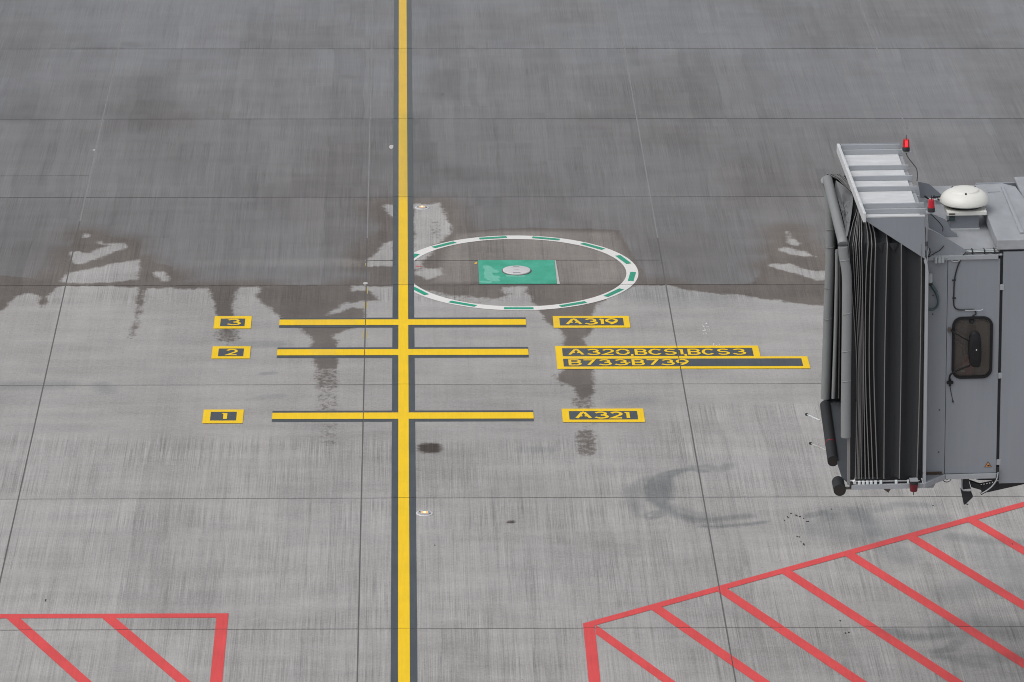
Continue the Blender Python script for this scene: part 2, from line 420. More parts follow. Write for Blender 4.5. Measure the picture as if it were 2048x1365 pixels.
WET_BASE = [(6.997, -1.087), (6.935, -1.139), (6.548, -1.032), (6.312, -0.979), (6.232, -0.847), (5.942, -0.74), (5.589, -0.58), (5.262, -0.498), (4.773, -0.336), (4.415, -0.04), (3.922, -0.038), (3.85, -0.144), (3.612, -0.436), (3.381, -0.778), (3.197, -1.039), (3.111, -1.558), (3.064, -2.324), (2.961, -2.676), (2.952, -3.125), (3.008, -4.345), (2.978, -4.893), (2.975, -5.176), (2.94, -5.457), (2.836, -5.735), (2.757, -5.781), (2.675, -5.478), (2.669, -5.198), (2.544, -4.985), (2.402, -4.747), (2.427, -4.461), (2.558, -4.318), (2.574, -3.147), (2.585, -2.824), (2.529, -2.321), (2.297, -1.938), (2.271, -1.45), (2.171, -1.19), (2.155, -0.902), (2.062, -0.321), (2.051, -0.108), (1.685, -0.106), (1.648, -0.266), (1.693, -0.505), (1.589, -0.715), (1.275, -0.687), (0.781, -0.526), (0.244, -0.178), (0.236, -0.044), (-0.155, -0.042), (-0.164, -0.122), (-0.605, -0.093), (-0.647, -0.013), (-0.83, -0.012), (-0.853, -0.252), (-0.894, -0.305), (-0.528, -0.307), (-0.461, -0.572), (-0.402, -0.783), (-0.583, -0.887), (-0.649, -0.834), (-0.985, -0.989), (-1.193, -1.404), (-1.223, -1.558), (-0.883, -1.276), (-0.736, -1.199), (-0.613, -1.226), (-0.61, -1.665), (-0.731, -1.818), (-0.792, -2.276), (-0.936, -2.426), (-1.088, -2.501), (-1.142, -2.726), (-1.075, -2.926), (-1.045, -3.322), (-1.057, -4.246), (-1.309, -4.293), (-1.391, -4.124), (-1.469, -3.319), (-1.477, -2.874), (-1.564, -2.523), (-1.651, -2.194), (-1.796, -1.863), (-2.003, -1.734), (-2.134, -1.398), (-2.267, -1.034), (-2.399, -0.719), (-2.47, -0.561), (-2.396, -0.243), (-2.341, -0.137), (-2.708, -0.108), (-2.751, -0.294), (-2.8, -0.559), (-2.797, -0.9), (-2.74, -1.601), (-2.78, -2.314), (-2.85, -2.615), (-2.958, -2.313), (-3.017, -1.599), (-3.093, -0.899), (-3.182, -0.504), (-3.229, -0.159), (-4.2, -0.153), (-4.279, -0.233), (-4.275, -0.629), (-4.291, -1.411), (-4.315, -2.606), (-4.382, -2.556), (-4.376, -1.796), (-4.369, -1.022), (-4.381, -0.497), (-4.434, -0.125), (-5.036, -0.042), (-5.62, -0.012), (-5.791, -0.171), (-5.862, -0.673), (-5.883, -1.169), (-5.947, -1.195), (-6.029, -0.541), (-6.251, -0.434), (-6.424, -0.538), (-6.497, -1.269), (-6.904, -1.474)]
WET_BASE += [(-4000, -1.7), (-4000, 4000), (4000, 4000), (4000, -1.2), (10.405, -1.884), (8.162, -1.407)]
DRY = [
    [(-5.531, 2.809), (-5.485, 2.894), (-5.4, 2.779), (-5.412, 2.694), (-5.489, 2.694)],
    [(-5.238, 2.522), (-5.183, 2.465), (-5.114, 2.323), (-4.928, 2.35), (-4.767, 2.378), (-4.741, 2.067), (-4.818, 1.927), (-4.905, 1.955), (-5.012, 1.621), (-5.131, 1.483), (-5.304, 1.29), (-5.445, 1.125), (-5.567, 1.181), (-5.617, 1.54), (-5.619, 1.819), (-5.51, 1.846), (-5.445, 1.762), (-5.321, 1.818), (-5.18, 2.013), (-5.046, 2.181), (-5.135, 2.238), (-5.227, 2.352)],
    [(-4.448, 1.368), (-4.424, 0.304), (-4.636, 0.224), (-4.858, 0.171), (-5.213, 0.12), (-5.596, 0.122), (-5.728, 0.23), (-5.66, 0.58), (-5.502, 0.715), (-5.367, 0.824), (-5.182, 0.959), (-4.916, 1.15), (-4.697, 1.287)],
    [(-4.143, 0.681), (-4.061, 0.735), (-3.957, 0.653), (-3.895, 0.409), (-3.921, 0.247), (-4.028, 0.221), (-4.096, 0.41)],
    [(0.19, 4.597), (0.481, 4.565), (0.64, 4.624), (0.707, 4.266), (0.739, 3.882), (0.813, 3.472), (0.853, 3.094), (0.735, 2.578), (0.639, 2.323), (0.526, 2.182), (0.515, 1.844), (0.497, 1.593), (0.36, 1.371), (0.315, 0.93), (0.197, 0.876)],
    [(0.231, 0.794), (0.331, 0.684), (0.391, 0.848), (0.669, 0.928), (0.675, 0.574), (0.54, 0.466), (0.379, 0.25), (0.338, 0.386), (0.196, 0.576)],
    [(-0.329, 4.539), (-0.144, 4.568), (-0.143, 3.827), (-0.24, 4.063), (-0.302, 4.271)],
    [(-0.59, 1.404), (-0.456, 1.765), (-0.321, 2.214), (-0.159, 2.468), (-0.14, 1.07), (-0.258, 1.016), (-0.452, 1.044), (-0.579, 1.017)],
    [(6.617, 2.951), (6.692, 2.922), (6.694, 2.52), (6.798, 2.207), (6.742, 2.151), (6.661, 2.321), (6.624, 2.607)],
    [(6.4, 1.842), (6.512, 2.067), (6.687, 1.897), (6.885, 1.812), (7.004, 1.504), (6.796, 1.56), (6.558, 1.673)],
    [(6.166, 1.009), (6.248, 1.092), (6.573, 1.118), (6.698, 0.787), (7.113, 0.703), (7.156, 0.241), (6.986, 0.215), (6.816, 0.378), (6.537, 0.679), (6.282, 0.871)],
]
DAMP = [
    [(0.858, 2.778), (1.163, 3.006), (1.685, 3.148), (2.553, 3.173), (3.244, 3.112), (3.761, 3.023), (3.839, 2.477), (3.902, 1.799), (4.033, 0.665), (4.027, -0.279), (0.119, -0.257), (0.129, 4.687), (0.694, 4.744), (0.809, 3.882), (0.923, 3.21)],
    [(-0.544, -0.519), (-0.589, 1.376), (-0.435, 2.784), (-0.312, 4.719), (-0.047, 4.717), (-0.047, -0.521)],
    [(-5.669, -0.49), (-5.824, 0.527), (-5.713, 1.959), (-5.575, 3.096), (-5.213, 2.807), (-4.664, 2.519), (-4.365, 1.395), (-3.88, 0.98), (-3.74, -0.236)],
    [(5.776, -0.289), (6.148, 1.341), (6.548, 3.183), (6.86, 2.749), (7.12, 1.754), (7.339, 1.335), (7.192, -0.296)],
    [(-4000, 0.01), (4000, 0.01), (4000, -40), (-4000, -40)],
    [(-7.132, -0.745), (-7.262, 0.725), (-6.234, 0.421), (-5.672, 0.149), (-5.61, -0.753)],
]
PALE = [[(0.859, 2.892), (1.685, 3.148), (3.761, 3.023), (3.902, 1.799), (4.058, 0.664), (3.957, -0.011), (0.37, 0.009), (0.635, 1.928)], [(-3.778, 1.503), (-0.896, 1.572), (-0.556, 1.376), (-0.553, 0.908), (-0.889, 0.882), (-2.068, 0.916), (-3.749, 0.87)]]
STREAK = [
    ([(-1.213, -4.341), (-1.187, -5.054)], 0.28, 0.75), ([(-1.18, -5.007), (-1.151, -6.395)], 0.26, 0.55), ([(-1.144, -6.395), (-1.125, -7.623)], 0.24, 0.50), ([(-1.141, -7.623), (-1.101, -10.269)], 0.20, 0.2),
    ([(2.783, -5.688), (2.794, -6.011)], 0.26, 0.75), ([(2.8, -6.057), (2.792, -6.874)], 0.26, 0.42), ([(2.771, -7.232), (2.761, -8.089)], 0.22, 0.85), ([(2.775, -8.305), (2.789, -9.264)], 0.2, 0.28),
    ([(-2.833, -2.44), (-2.813, -2.766)], 0.28, 0.8), ([(-2.813, -2.766), (-2.778, -3.311)], 0.24, 0.42), ([(0.783, -0.367), (1.486, -0.477)], 0.45, 0.72), ([(0.449, -0.577), (1.274, -0.792)], 0.35, 0.4), ([(-4.362, -2.051), (-4.374, -2.706)], 0.1, 0.6),
    ([(-1.339, -2.449), (-1.209, -3.074)], 0.3, 0.5), ([(0.561, 3.502), (0.572, 2.636)], 0.16, 0.5), ([(2.434, -4.509), (2.534, -5.032)], 0.2, 0.5), ([(2.39, -2.092), (2.587, -2.271)], 0.2, 0.4),
]
def zm(s, ox, oy, pts): return [(ox + x / s, oy + y / s) for x, y in pts]
SKID = [
    ([(4.483, -8.918), (4.278, -8.831), (4.08, -8.873), (3.825, -9.049), (3.647, -9.349), (3.563, -9.716), (3.588, -10.123)], 0.08, 0.62),
    ([(3.896, -9.315), (3.853, -9.691), (3.855, -10.063)], 0.12, 0.66),
    ([(3.799, -10.553), (4.003, -10.797), (4.246, -10.96), (4.501, -10.922), (4.738, -10.843), (4.99, -10.765)], 0.13, 0.45), ([(3.883, -10.35), (4.087, -10.596), (4.367, -10.76)], 0.14, 0.30),
    ([(3.618, -9.25), (3.444, -9.479), (3.345, -9.853), (3.353, -10.305), (3.416, -10.651)], 0.16, 0.34),
    ([(4.305, -11.18), (4.483, -11.202), (4.702, -11.156), (4.966, -11.106), (5.225, -11.008)], 0.07, 0.60),
    ([(4.315, -8.746), (4.548, -8.706), (4.702, -8.869), (4.865, -8.665)], 0.13, 0.36),
    ([(3.475, -10.783), (3.547, -10.642), (3.667, -10.572), (3.775, -10.593), (3.784, -10.694), (3.699, -10.795), (3.58, -10.854), (3.495, -10.813)], 0.06, 0.5), ([(3.661, -10.693), (3.773, -10.634)], 0.1, 0.6),
    ([(5.874, -10.772), (6.003, -10.712), (6.211, -10.734)], 0.12, 0.55), ([(6.12, -10.612), (6.17, -10.875)], 0.12, 0.6),
    ([(6.571, -10.616), (6.697, -11.04), (6.75, -11.459)], 0.26, 0.55), ([(6.4, -10.736), (6.15, -11.095), (5.982, -11.373)], 0.40, 0.30),
    ([(6.822, -10.577), (7.222, -10.295), (7.624, -10.359)], 0.15, 0.30), ([(6.298, -11.376), (6.799, -11.617), (7.132, -11.382), (7.522, -11.107)], 0.50, 0.34),
    ([(6.931, -12.088), (7.046, -12.418)], 0.30, 0.35), ([(7.876, -11.606), (8.264, -11.786), (8.798, -11.869)], 0.20, 0.38),
    ([(6.608, -15.132), (6.854, -15.382), (7.095, -15.349), (7.307, -15.28)], 0.16, 0.42), ([(7.179, -15.875), (7.346, -15.772), (7.487, -15.546)], 0.13, 0.48),
    ([(7.202, -16.031), (7.55, -16.275), (7.738, -16.329)], 0.14, 0.42), ([(7.653, -16.087), (7.95, -16.124), (8.319, -16.024)], 0.20, 0.34),
    ([(7.501, -15.069), (7.858, -14.93), (8.246, -15.112)], 0.45, 0.35), ([(8.312, -12.332), (8.64, -13.099)], 0.5, 0.25), ([(7.573, -13.837), (8.034, -13.469), (8.568, -13.66)], 0.4, 0.22),
    ([(-6.413, 15.051), (-5.555, 15.05)], 0.12, 0.5), ([(7.774, 15.025), (8.767, 15.023)], 0.10, 0.45), ([(10.455, 15.02), (12.323, 15.016)], 0.10, 0.45), ([(-5.446, 15.389), (-5.309, 15.238)], 0.2, 0.4), ([(-1.112, 13.013), (-1.014, 12.905)], 0.15, 0.4), ([(-7.355, 10.231), (-6.968, 10.061)], 0.5, 0.5), ([(3.522, 10.198), (4.174, 10.06)], 0.4, 0.35), ([(-5.051, 12.628), (-4.81, 11.672), (-4.576, 10.804)], 0.7, 0.35), ([(-5.128, 10.565), (-4.724, 10.02), (-4.454, 10.222)], 0.7, 0.35), ([(-7.471, 11.679), (-6.999, 10.468)], 0.9, 0.35),
    ([(0.775, 13.081), (0.801, 11.657)], 0.45, 0.45), ([(1.015, 6.521), (1.211, 6.364)], 0.6, 0.4), ([(0.234, 10.106), (0.297, 6.995), (0.307, 5.138)], 0.35, 0.35),
    ([(-4.731, -4.983), (-4.62, -5.265)], 0.2, 0.3), ([(-2.21, -4.478), (-2.03, -4.432)], 0.08, 0.4), ([(-2.217, -5.584), (-1.909, -5.517)], 0.12, 0.22),
    ([(-2.61, -3.065), (-1.971, -3.02)], 0.2, 0.25), ([(-6.131, -5.021), (-5.277, -4.979)], 0.25, 0.25), ([(1.832, -7.973), (2.171, -7.976)], 0.2, 0.22),
    ([(3.358, -5.854), (3.751, -5.741)], 0.3, 0.2), ([(4.016, -0.491), (4.346, -0.546)], 0.6, 0.28), ([(4.497, -0.811), (5.082, -0.709)], 0.5, 0.22),
]
OIL = [([(0.367, -7.81), (0.435, -7.81), (0.434, -7.963), (0.367, -7.962)], 0.21, 0.95), ([(1.542, -10.988), (1.575, -10.988)], 0.075, 1.0), ([(0.986, -11.332), (0.993, -11.332)], 0.03, 0.7), ([(0.773, 11.727), (0.792, 11.657)], 0.06, 0.75)]
SMOOTH = [[(-9, -1.0), (-8.5, -5.5), (-6, -7.2), (-3.4, -7.35), (-0.4, -7.55), (0.8, -7.6), (3.9, -7.55), (4.1, -6.0), (7.5, -5.9), (7.8, -0.7)]]

SKIDPOLY = [([(4.224, -8.895), (4.052, -8.915), (3.82, -9.083), (3.649, -9.376), (3.564, -9.73), (3.595, -10.143), (3.743, -10.512), (3.931, -10.776), (4.209, -10.98), (4.5, -10.942), (4.469, -10.861), (4.22, -10.799), (4.013, -10.615), (3.887, -10.268), (3.871, -9.898), (3.907, -9.525), (3.984, -9.189), (4.122, -8.979)], 0.80)]

def masks(P):
    out = {}
    d = sdf(P, WET_BASE)
    for q in DRY: d = np.minimum(d, -sdf(P, q))
    out['wetd'] = np.clip(d, -1.5, 14.0)
    dm = np.full(len(P), -9.0)
    for q in DAMP: dm = np.maximum(dm, sdf(P, q))
    out['damp'] = np.clip(dm, -2, 2)
    pl = np.full(len(P), -9.0)
    for q in PALE: pl = np.maximum(pl, sdf(P, q))
    out['pale'] = np.clip(pl, -1, 1)
    for key, L, amp in (('streak', STREAK, 1.0), ('skid', SKID, 1.25), ('oil', OIL, 1.0)):
        m = np.zeros(len(P))
        for pts, w, s in L: m = np.maximum(m, line_mask(P, pts, w, min(1.0, s * amp)))
        if key == 'skid':
            for q, st_ in SKIDPOLY: m = np.maximum(m, st_ * np.clip(sdf(P, q) / 0.10 + 0.6, 0, 1))
        out[key] = m
    sm = np.full(len(P), -9.0)
    for q in SMOOTH: sm = np.maximum(sm, sdf(P, q))
    out['smooth'] = np.clip(sm / 0.30 + 0.5, 0, 1)
    return out

def set_masks(me):
    n = len(me.vertices)
    co = np.empty(n * 3, np.float32); me.vertices.foreach_get('co', co)
    for k, a in masks(co.reshape(-1, 3)[:, :2].astype(float)).items():
        at = me.attributes.new(k, 'FLOAT', 'POINT')
        at.data.foreach_set('value', a.astype(np.float32))

# ------------------------------------------------------------------ apron: ground sheet, slabs, joints
X0, Y0 = -0.61, 0.0
NX0, NX1, NY0, NY1 = -3, 4, -6, 6           # slab columns and rows
xa, xb, ya, yb = X0 + 5 * NX0, X0 + 5 * NX1, Y0 + 5 * NY0, Y0 + 5 * NY1
B = 3000.0
gx = [-B, -400, -60, xa, xb, 60, 400, B]
gy = [-B, ya, -6, -3, -2.2, -1.7, -1.2, -0.6, 0.0, 0.05, 0.8, 2, 5, 9, 13, 20, yb, B]
v = [(x, y, 0) for y in gy for x in gx]
nx = len(gx)
me = bpy.data.meshes.new('apron')
me.from_pydata(v, [], [(r * nx + c, r * nx + c + 1, (r + 1) * nx + c + 1, (r + 1) * nx + c) for r in range(len(gy) - 1) for c in range(nx - 1)
                       if not (gx[c] >= xa - 1e-6 and gx[c + 1] <= xb + 1e-6 and gy[r] >= ya - 1e-6 and gy[r + 1] <= yb + 1e-6)])
me.materials.append(MAT['concrete'])
set_masks(me)
apron = link(bpy.data.objects.new('apron', me))
tag(apron, 'wide grey concrete airport apron, damp at the far side and dry at the near side', kind='structure')

GAP = 0.0105
def slab(x0, x1, y0, y1, step):
    nx = max(2, int(round((x1 - x0) / step))); ny = max(2, int(round((y1 - y0) / step)))
    xs = np.linspace(x0 + GAP, x1 - GAP, nx + 1); ys = np.linspace(y0 + 0.0135, y1 - 0.0135, ny + 1)
    gx, gy = np.meshgrid(xs, ys)
    z = -random.random() * 0.0015
    V = np.stack([gx.ravel(), gy.ravel(), np.full(gx.size, z)], 1)
    i = np.arange(ny)[:, None] * (nx + 1) + np.arange(nx)[None, :]
    Fc = np.stack([i, i + 1, i + nx + 2, i + nx + 1], -1).reshape(-1, 4)
    n = len(V)
    cs = [0, nx, n - 1, n - 1 - nx]
    V = np.vstack([V, [(V[c][0], V[c][1], -0.06) for c in cs]])
    side = [(cs[(k + 1) % 4], cs[k], n + k, n + (k + 1) % 4) for k in range(4)]
    me = bpy.data.meshes.new('concrete_slab')
    me.from_pydata(V.tolist(), [], Fc.tolist() + side)
    me.materials.append(MAT['concrete'])
    set_masks(me)
    return link(bpy.data.objects.new('concrete_slab', me), apron)

for i in range(NX0, NX1):
    for j in range(NY0, NY1):
        seen = -2 <= i <= 2 and -4 <= j <= 3
        x0, x1, y0, y1 = X0 + 5 * i, X0 + 5 * i + 5, Y0 + 5 * j, Y0 + 5 * j + 5
        st = 0.0625 if seen else 0.5
        if (i, j) == (0, 0):
            slab(x0, x1, y0, 1.335, st); slab(x0, x1, 1.335, y1, st)
        elif (i, j) == (-2, 1):
            slab(x0, x1, y0, 6.33, st); slab(x0, x1, 6.33, y1, st)
        else:
            slab(x0, x1, y0, y1, st)

for j in range(NY0 + 1, NY1):
    MB().box(xa, xb, 5 * j - 0.016, 5 * j + 0.016, -0.06, -0.014).build('joint_sealant', MAT['sealant_dark'], apron)
MB().box(X0, X0 + 5, 1.325, 1.345, -0.06, -0.010).build('joint_sealant', MAT['sealant'], apron)
MB().box(X0 - 10, X0 - 5, 6.32, 6.34, -0.06, -0.010).build('joint_sealant', MAT['sealant'], apron)
for i in range(NX0 + 1, NX1):
    x = X0 + 5 * i
    ys = 2.6 if i != -1 else 3.6
    MB().box(x - 0.013, x + 0.013, ya, ys, -0.06, -0.004).build('joint_sealant', MAT['sealant'], apron)
    MB().box(x - 0.013, x + 0.013, ys, yb, -0.06, -0.002).build('joint_sealant', MAT['old_sealant'], apron)

# ------------------------------------------------------------------ painted markings
def sheet(name, polys, z, mat, parent=None, mask=True):
    """flat painted shape made of convex polygons that do not overlap"""
    mb = MB()
    for k, q in enumerate(polys):
        zz = z[k] if isinstance(z, (list, tuple)) else z
        mb.add([(p[0], p[1], zz) for p in q], [tuple(range(len(q)))])
    o = mb.build(name, mat, parent)
    for pl in o.data.polygons:
        if pl.normal.z < 0: pl.flip()
    if mask: set_masks(o.data)
    return o

def cells(x0, x1, y0, y1, step=0.12):
    nx = max(1, int(math.ceil(abs(x1 - x0) / step))); ny = max(1, int(math.ceil(abs(y1 - y0) / step)))
    xs = [x0 + (x1 - x0) * k / nx for k in range(nx + 1)]; ys = [y0 + (y1 - y0) * k / ny for k in range(ny + 1)]
    return [[(xs[i], ys[j]), (xs[i + 1], ys[j]), (xs[i + 1], ys[j + 1]), (xs[i], ys[j + 1])] for i in range(nx) for j in range(ny)]

def quadcells(a, b, c, d, n):
    """a-b one long side, d-c the other, cut into n pieces"""
    L = lambda p, q, t: (p[0] + (q[0] - p[0]) * t, p[1] + (q[1] - p[1]) * t)
    return [[L(a, b, k / n), L(a, b, (k + 1) / n), L(d, c, (k + 1) / n), L(d, c, k / n)] for k in range(n)]

ZP, ZQ, ZR = 0.004, 0.008, 0.012
# lead-in line
lead = empty('lead_in_line', (0, 0, 0))
tag(lead, 'long straight yellow lead-in line with dark slate edges running up the stand', 'painted line')
YL, YR, BL, BR = -0.073, 0.086, -0.170, 0.184
sheet('yellow_stripe', cells(YL, YR, -29, 70.0, 0.16), ZQ, MAT['yellow'], lead)
sheet('dark_edge', cells(BL, YL, -29, 70.0, 0.16), ZP, MAT['slate'], lead)
sheet('dark_edge', cells(YR, BR, -29, 70.0, 0.16), ZP, MAT['slate'], lead)
# three stop bars
for y0, y1, lab in ((-1.823, -2.110, 'yellow stop bar with dark edges, farthest of three, nearest the green circle'),
                    (-3.316, -3.612, 'yellow stop bar with dark edges, middle of three, beside the 2 box'),
                    (-6.321, -6.606, 'yellow stop bar with dark edges, nearest of three, beside the 1 box')):
    bar = empty('stop_bar', (0, 0, 0))
    tag(bar, lab, 'stop bar', 'stop bars crossing the lead-in line')
    for xl, xr, bl, br in ((-2.006, YL, -2.006, BL), (YR, 2.002, BR, 2.002)):
        sheet('yellow_stripe', cells(xl, xr, y0, y1, 0.12), ZQ, MAT['yellow'], bar)
        sheet('dark_edge', cells(bl, br, y0, y0 + 0.10, 0.12), ZP, MAT['slate'], bar)
        sheet('dark_edge', cells(bl, br, y1 - 0.11, y1, 0.12), ZP, MAT['slate'], bar)

# stencilled letters
def arc(cx, cy, rx, ry, a0, a1, n=10):
    return [(cx + rx * math.cos(math.radians(a0 + (a1 - a0) * k / n)), cy + ry * math.sin(math.radians(a0 + (a1 - a0) * k / n))) for k in range(n + 1)]
GLYPH = {
    'A': [[(0, 0), (0.44, 1)], [(0.56, 1), (1, 0)], [(0.44, 1), (0.56, 1)], [(0.22, 0.36), (0.42, 0.36)], [(0.58, 0.36), (0.78, 0.36)]],
    '3': [[(0.06, 0.86)] + arc(0.46, 0.74, 0.42, 0.26, 110, -88), arc(0.46, 0.26, 0.54, 0.26, 88, -100, 12) + [(0, 0.16)]],
    '2': [[(0.02, 0.80)] + arc(0.48, 0.70, 0.46, 0.30, 120, -42, 12) + [(0.04, 0.02), (1, 0.02)]],
    '1': [[(0.0, 0.84), (0.66, 0.97)], [(0.78, 1), (0.78, 0)]],
    '9': [arc(0.50, 0.67, 0.50, 0.33, 0, 360, 20), [(0.985, 0.60), (0.80, 0.32), (0.36, 0.0)]],
    '0': [arc(0.5, 0.5, 0.5, 0.5, 8, 172, 12), arc(0.5, 0.5, 0.5, 0.5, 188, 352, 12)],
    '7': [[(0, 0.98), (1, 0.98), (0.44, 0)]],
    'C': [arc(0.52, 0.5, 0.52, 0.5, 36, 324, 16)],
    'S': [[(0.93, 0.88)] + arc(0.48, 0.75, 0.42, 0.25, 50, 250, 10) + arc(0.48, 0.26, 0.50, 0.26, 70, -115, 10) + [(0.02, 0.14)]],
    'B': [[(0.05, 1), (0.58, 1)] + arc(0.58, 0.76, 0.36, 0.24, 85, -85, 8) + [(0.06, 0.52)],
          [(0.30, 0.50), (0.62, 0.50)] + arc(0.62, 0.25, 0.38, 0.25, 85, -85, 8) + [(0.05, 0)],
          [(0.04, 1.07), (0.04, -0.07)]],
    '-': [[(0, 0.5), (1, 0.5)]],
    ',': [[(0.5, 1), (0.5, 0)]],
}
def letter(ch, x0, x1, y0, y1, parent, th=0.052):
    mb = MB(); t = th / 2
    ix0, ix1, iy0, iy1 = x0 + t * 0.8, x1 - t * 0.8, y0 + t * 0.7, y1 - t * 0.7
    if ch == ',': ix0, ix1, iy0, iy1 = x0, x1, y0, y1
    z = ZR
    for path in GLYPH[ch]:
        P = [Vector((ix0 + (ix1 - ix0) * a, iy0 + (iy1 - iy0) * b)) for a, b in path]
        Lp, Rp = [], []
        for i, p in enumerate(P):
            d0 = (p - P[i - 1]).normalized() if i else (P[1] - P[0]).normalized()
            d1 = (P[i + 1] - p).normalized() if i < len(P) - 1 else d0
            m = (d0 + d1).normalized() if (d0 + d1).length > 0.2 else d0
            nrm = Vector((-m.y, m.x)); k = t / max(0.45, nrm.dot(Vector((-d0.y, d0.x))))
            Lp.append(p + nrm * k); Rp.append(p - nrm * k)
        n = len(P)
        mb.add([(q.x, q.y, z) for q in Lp + Rp], [(i, i + 1, n + i + 1, n + i) for i in range(n - 1)])
        z += 0.0003
    o = mb.build('letter', MAT['yellow'], parent)
    for pl in o.data.polygons:
        if pl.normal.z < 0: pl.flip()
    set_masks(o.data)
    return o

def framed(name, label, cat, group, x0, x1, y0, y1, ix0, ix1, iy0, iy1):
    e = empty(name, ((x0 + x1) / 2 * 0, 0, 0))
    tag(e, label, cat, group)
    sheet('border', cells(x0, ix0, y0, y1) + cells(ix1, x1, y0, y1) + cells(ix0, ix1, iy1, y1) + cells(ix0, ix1, y0, iy0), ZQ, MAT['yellow'], e)
    sheet('panel', cells(ix0, ix1, iy0, iy1), ZQ, MAT['slate'], e)
    return e
NUM = 'numbered boxes left of the stop bars'
n3 = framed('number_box', 'small yellow framed box painted with a 3, left of the farthest stop bar', 'ground marking', NUM, -3.067, -2.464, -2.276, -1.640, -2.965, -2.567, -2.155, -1.768)
letter('3', -2.865, -2.635, -2.113, -1.805, n3, 0.045)
n2 = framed('number_box', 'small yellow framed box painted with a 2, left of the middle stop bar', 'ground marking', NUM, -3.043, -2.434, -3.764, -3.163, -2.942, -2.538, -3.655, -3.270)
letter('2', -2.825, -2.630, -3.613, -3.312, n2, 0.045)
n1 = framed('number_box', 'small yellow framed box painted with a 1, left of the nearest stop bar', 'ground marking', NUM, -3.064, -2.448, -6.790, -6.167, -2.951, -2.551, -6.667, -6.270)
letter('1', -2.785, -2.690, -6.630, -6.320, n1, 0.06)

TYP = 'aircraft type boxes right of the stop bars'
def put(e, items, ytop, ybot, yref):
    for ch, pa, pb in items:
        letter(ch, pa, pb, ybot, ytop, e)
e = framed('aircraft_type_box', 'yellow framed box lettered A319, right of the farthest stop bar', 'ground marking', TYP, 2.446, 3.689, -2.268, -1.668, 2.551, 3.592, -2.157, -1.771)
for ch, a, b in (('A', (2.648, -1.966), (2.917, -1.968)), ('3', (2.948, -1.968), (3.168, -1.969)), ('1', (3.188, -1.969), (3.278, -1.97)), ('9', (3.298, -1.97), (3.5, -1.971))):
    letter(ch, a[0], b[0], -2.118, -1.812, e)
e = framed('aircraft_type_box', 'yellow framed box lettered A321, right of the nearest stop bar', 'ground marking', TYP, 2.442, 3.701, -6.778, -6.163, 2.549, 3.601, -6.663, -6.277)
for ch, a, b in (('A', (2.643, -6.467), (2.894, -6.469)), ('3', (2.927, -6.469), (3.153, -6.471)), ('2', (3.175, -6.471), (3.376, -6.472)), ('1', (3.393, -6.472), (3.486, -6.473))):
    letter(ch, a[0], b[0], -6.625, -6.318, e)
e = empty('aircraft_type_box')
tag(e, 'long two-row stepped yellow framed box lettered A320,BCS1,BCS3 over B733-B739', 'ground marking', TYP)
sheet('border', cells(2.438, 2.545, -4.300, -3.178) + cells(5.592, 5.696, -3.712, -3.178) + cells(6.340, 6.443, -4.300, -3.712)
      + cells(2.545, 5.592, -3.290, -3.178) + cells(2.545, 5.592, -3.808, -3.690) + cells(5.592, 6.340, -3.808, -3.712) + cells(2.545, 6.340, -4.300, -4.186), ZQ, MAT['yellow'], e)
sheet('panel', cells(2.545, 5.592, -3.690, -3.290), ZQ, MAT['slate'], e)
sheet('panel', cells(2.545, 6.340, -4.186, -3.808), ZQ, MAT['slate'], e)
for ch, a, b in (('A', (2.638, -3.493), (2.89, -3.494)), ('3', (2.926, -3.495), (3.147, -3.496)), ('2', (3.174, -3.496), (3.375, -3.497)), ('0', (3.398, -3.498), (3.621, -3.499)),
                 ('B', (3.697, -3.5), (3.895, -3.501)), ('C', (3.924, -3.501), (4.135, -3.502)), ('S', (4.166, -3.502), (4.369, -3.504)), ('1', (4.393, -3.504), (4.483, -3.504)),
                 ('B', (4.545, -3.505), (4.748, -3.506)), ('C', (4.777, -3.506), (4.972, -3.508)), ('S', (5.016, -3.508), (5.219, -3.509)), ('3', (5.257, -3.509), (5.477, -3.511))):
    letter(ch, a[0], b[0], -3.634, -3.346, e, 0.046)
for a in ((3.654, -3.646), (4.507, -3.652)):
    letter(',', a[0] - 0.02, a[0] + 0.02, -3.684, -3.600, e, 0.04)
for ch, a, b in (('B', (2.622, -3.981), (2.829, -3.982)), ('7', (2.848, -3.982), (3.052, -3.983)), ('3', (3.094, -3.984), (3.308, -3.985)), ('3', (3.344, -3.985), (3.57, -3.987)), ('-', (3.56, -3.987), (3.625, -3.987)),
                 ('B', (3.627, -3.987), (3.831, -3.988)), ('7', (3.852, -3.988), (4.053, -3.99)), ('3', (4.087, -3.99), (4.307, -3.991)), ('9', (4.334, -3.992), (4.533, -3.993))):
    letter(ch, a[0], b[0], -4.140, -3.856, e, 0.046)

# fuel hydrant ring and pit
HC = (1.922, 0.680)
ring = empty('hydrant_ring', (0, 0, 0))
tag(ring, 'white painted circle with green dashes around the green hydrant pit', 'ground marking')
polys = []
N = 132
RI, RO = 1.838, 2.040
for k in range(N):
    a0, a1 = 2 * math.pi * k / N, 2 * math.pi * (k + 1) / N
    q = [(HC[0] + r * math.cos(a), HC[1] + r * math.sin(a)) for r, a in ((RI, a0), (RO, a0), (RO, a1), (RI, a1))]
    if max(p[0] for p in q) < 0.188: continue
    # cut where the dark edge of the lead-in line runs over it
    cut = []
    for p, s in zip(q, q[1:] + q[:1]):
        pin, sin_ = p[0] >= 0.188, s[0] >= 0.188
        if pin: cut.append(p)
        if pin != sin_:
            t = (0.188 - p[0]) / (s[0] - p[0]); cut.append((0.188, p[1] + (s[1] - p[1]) * t))
    if len(cut) >= 3: polys.append(cut)
sheet('white_band', polys, ZP, MAT['white'], ring)
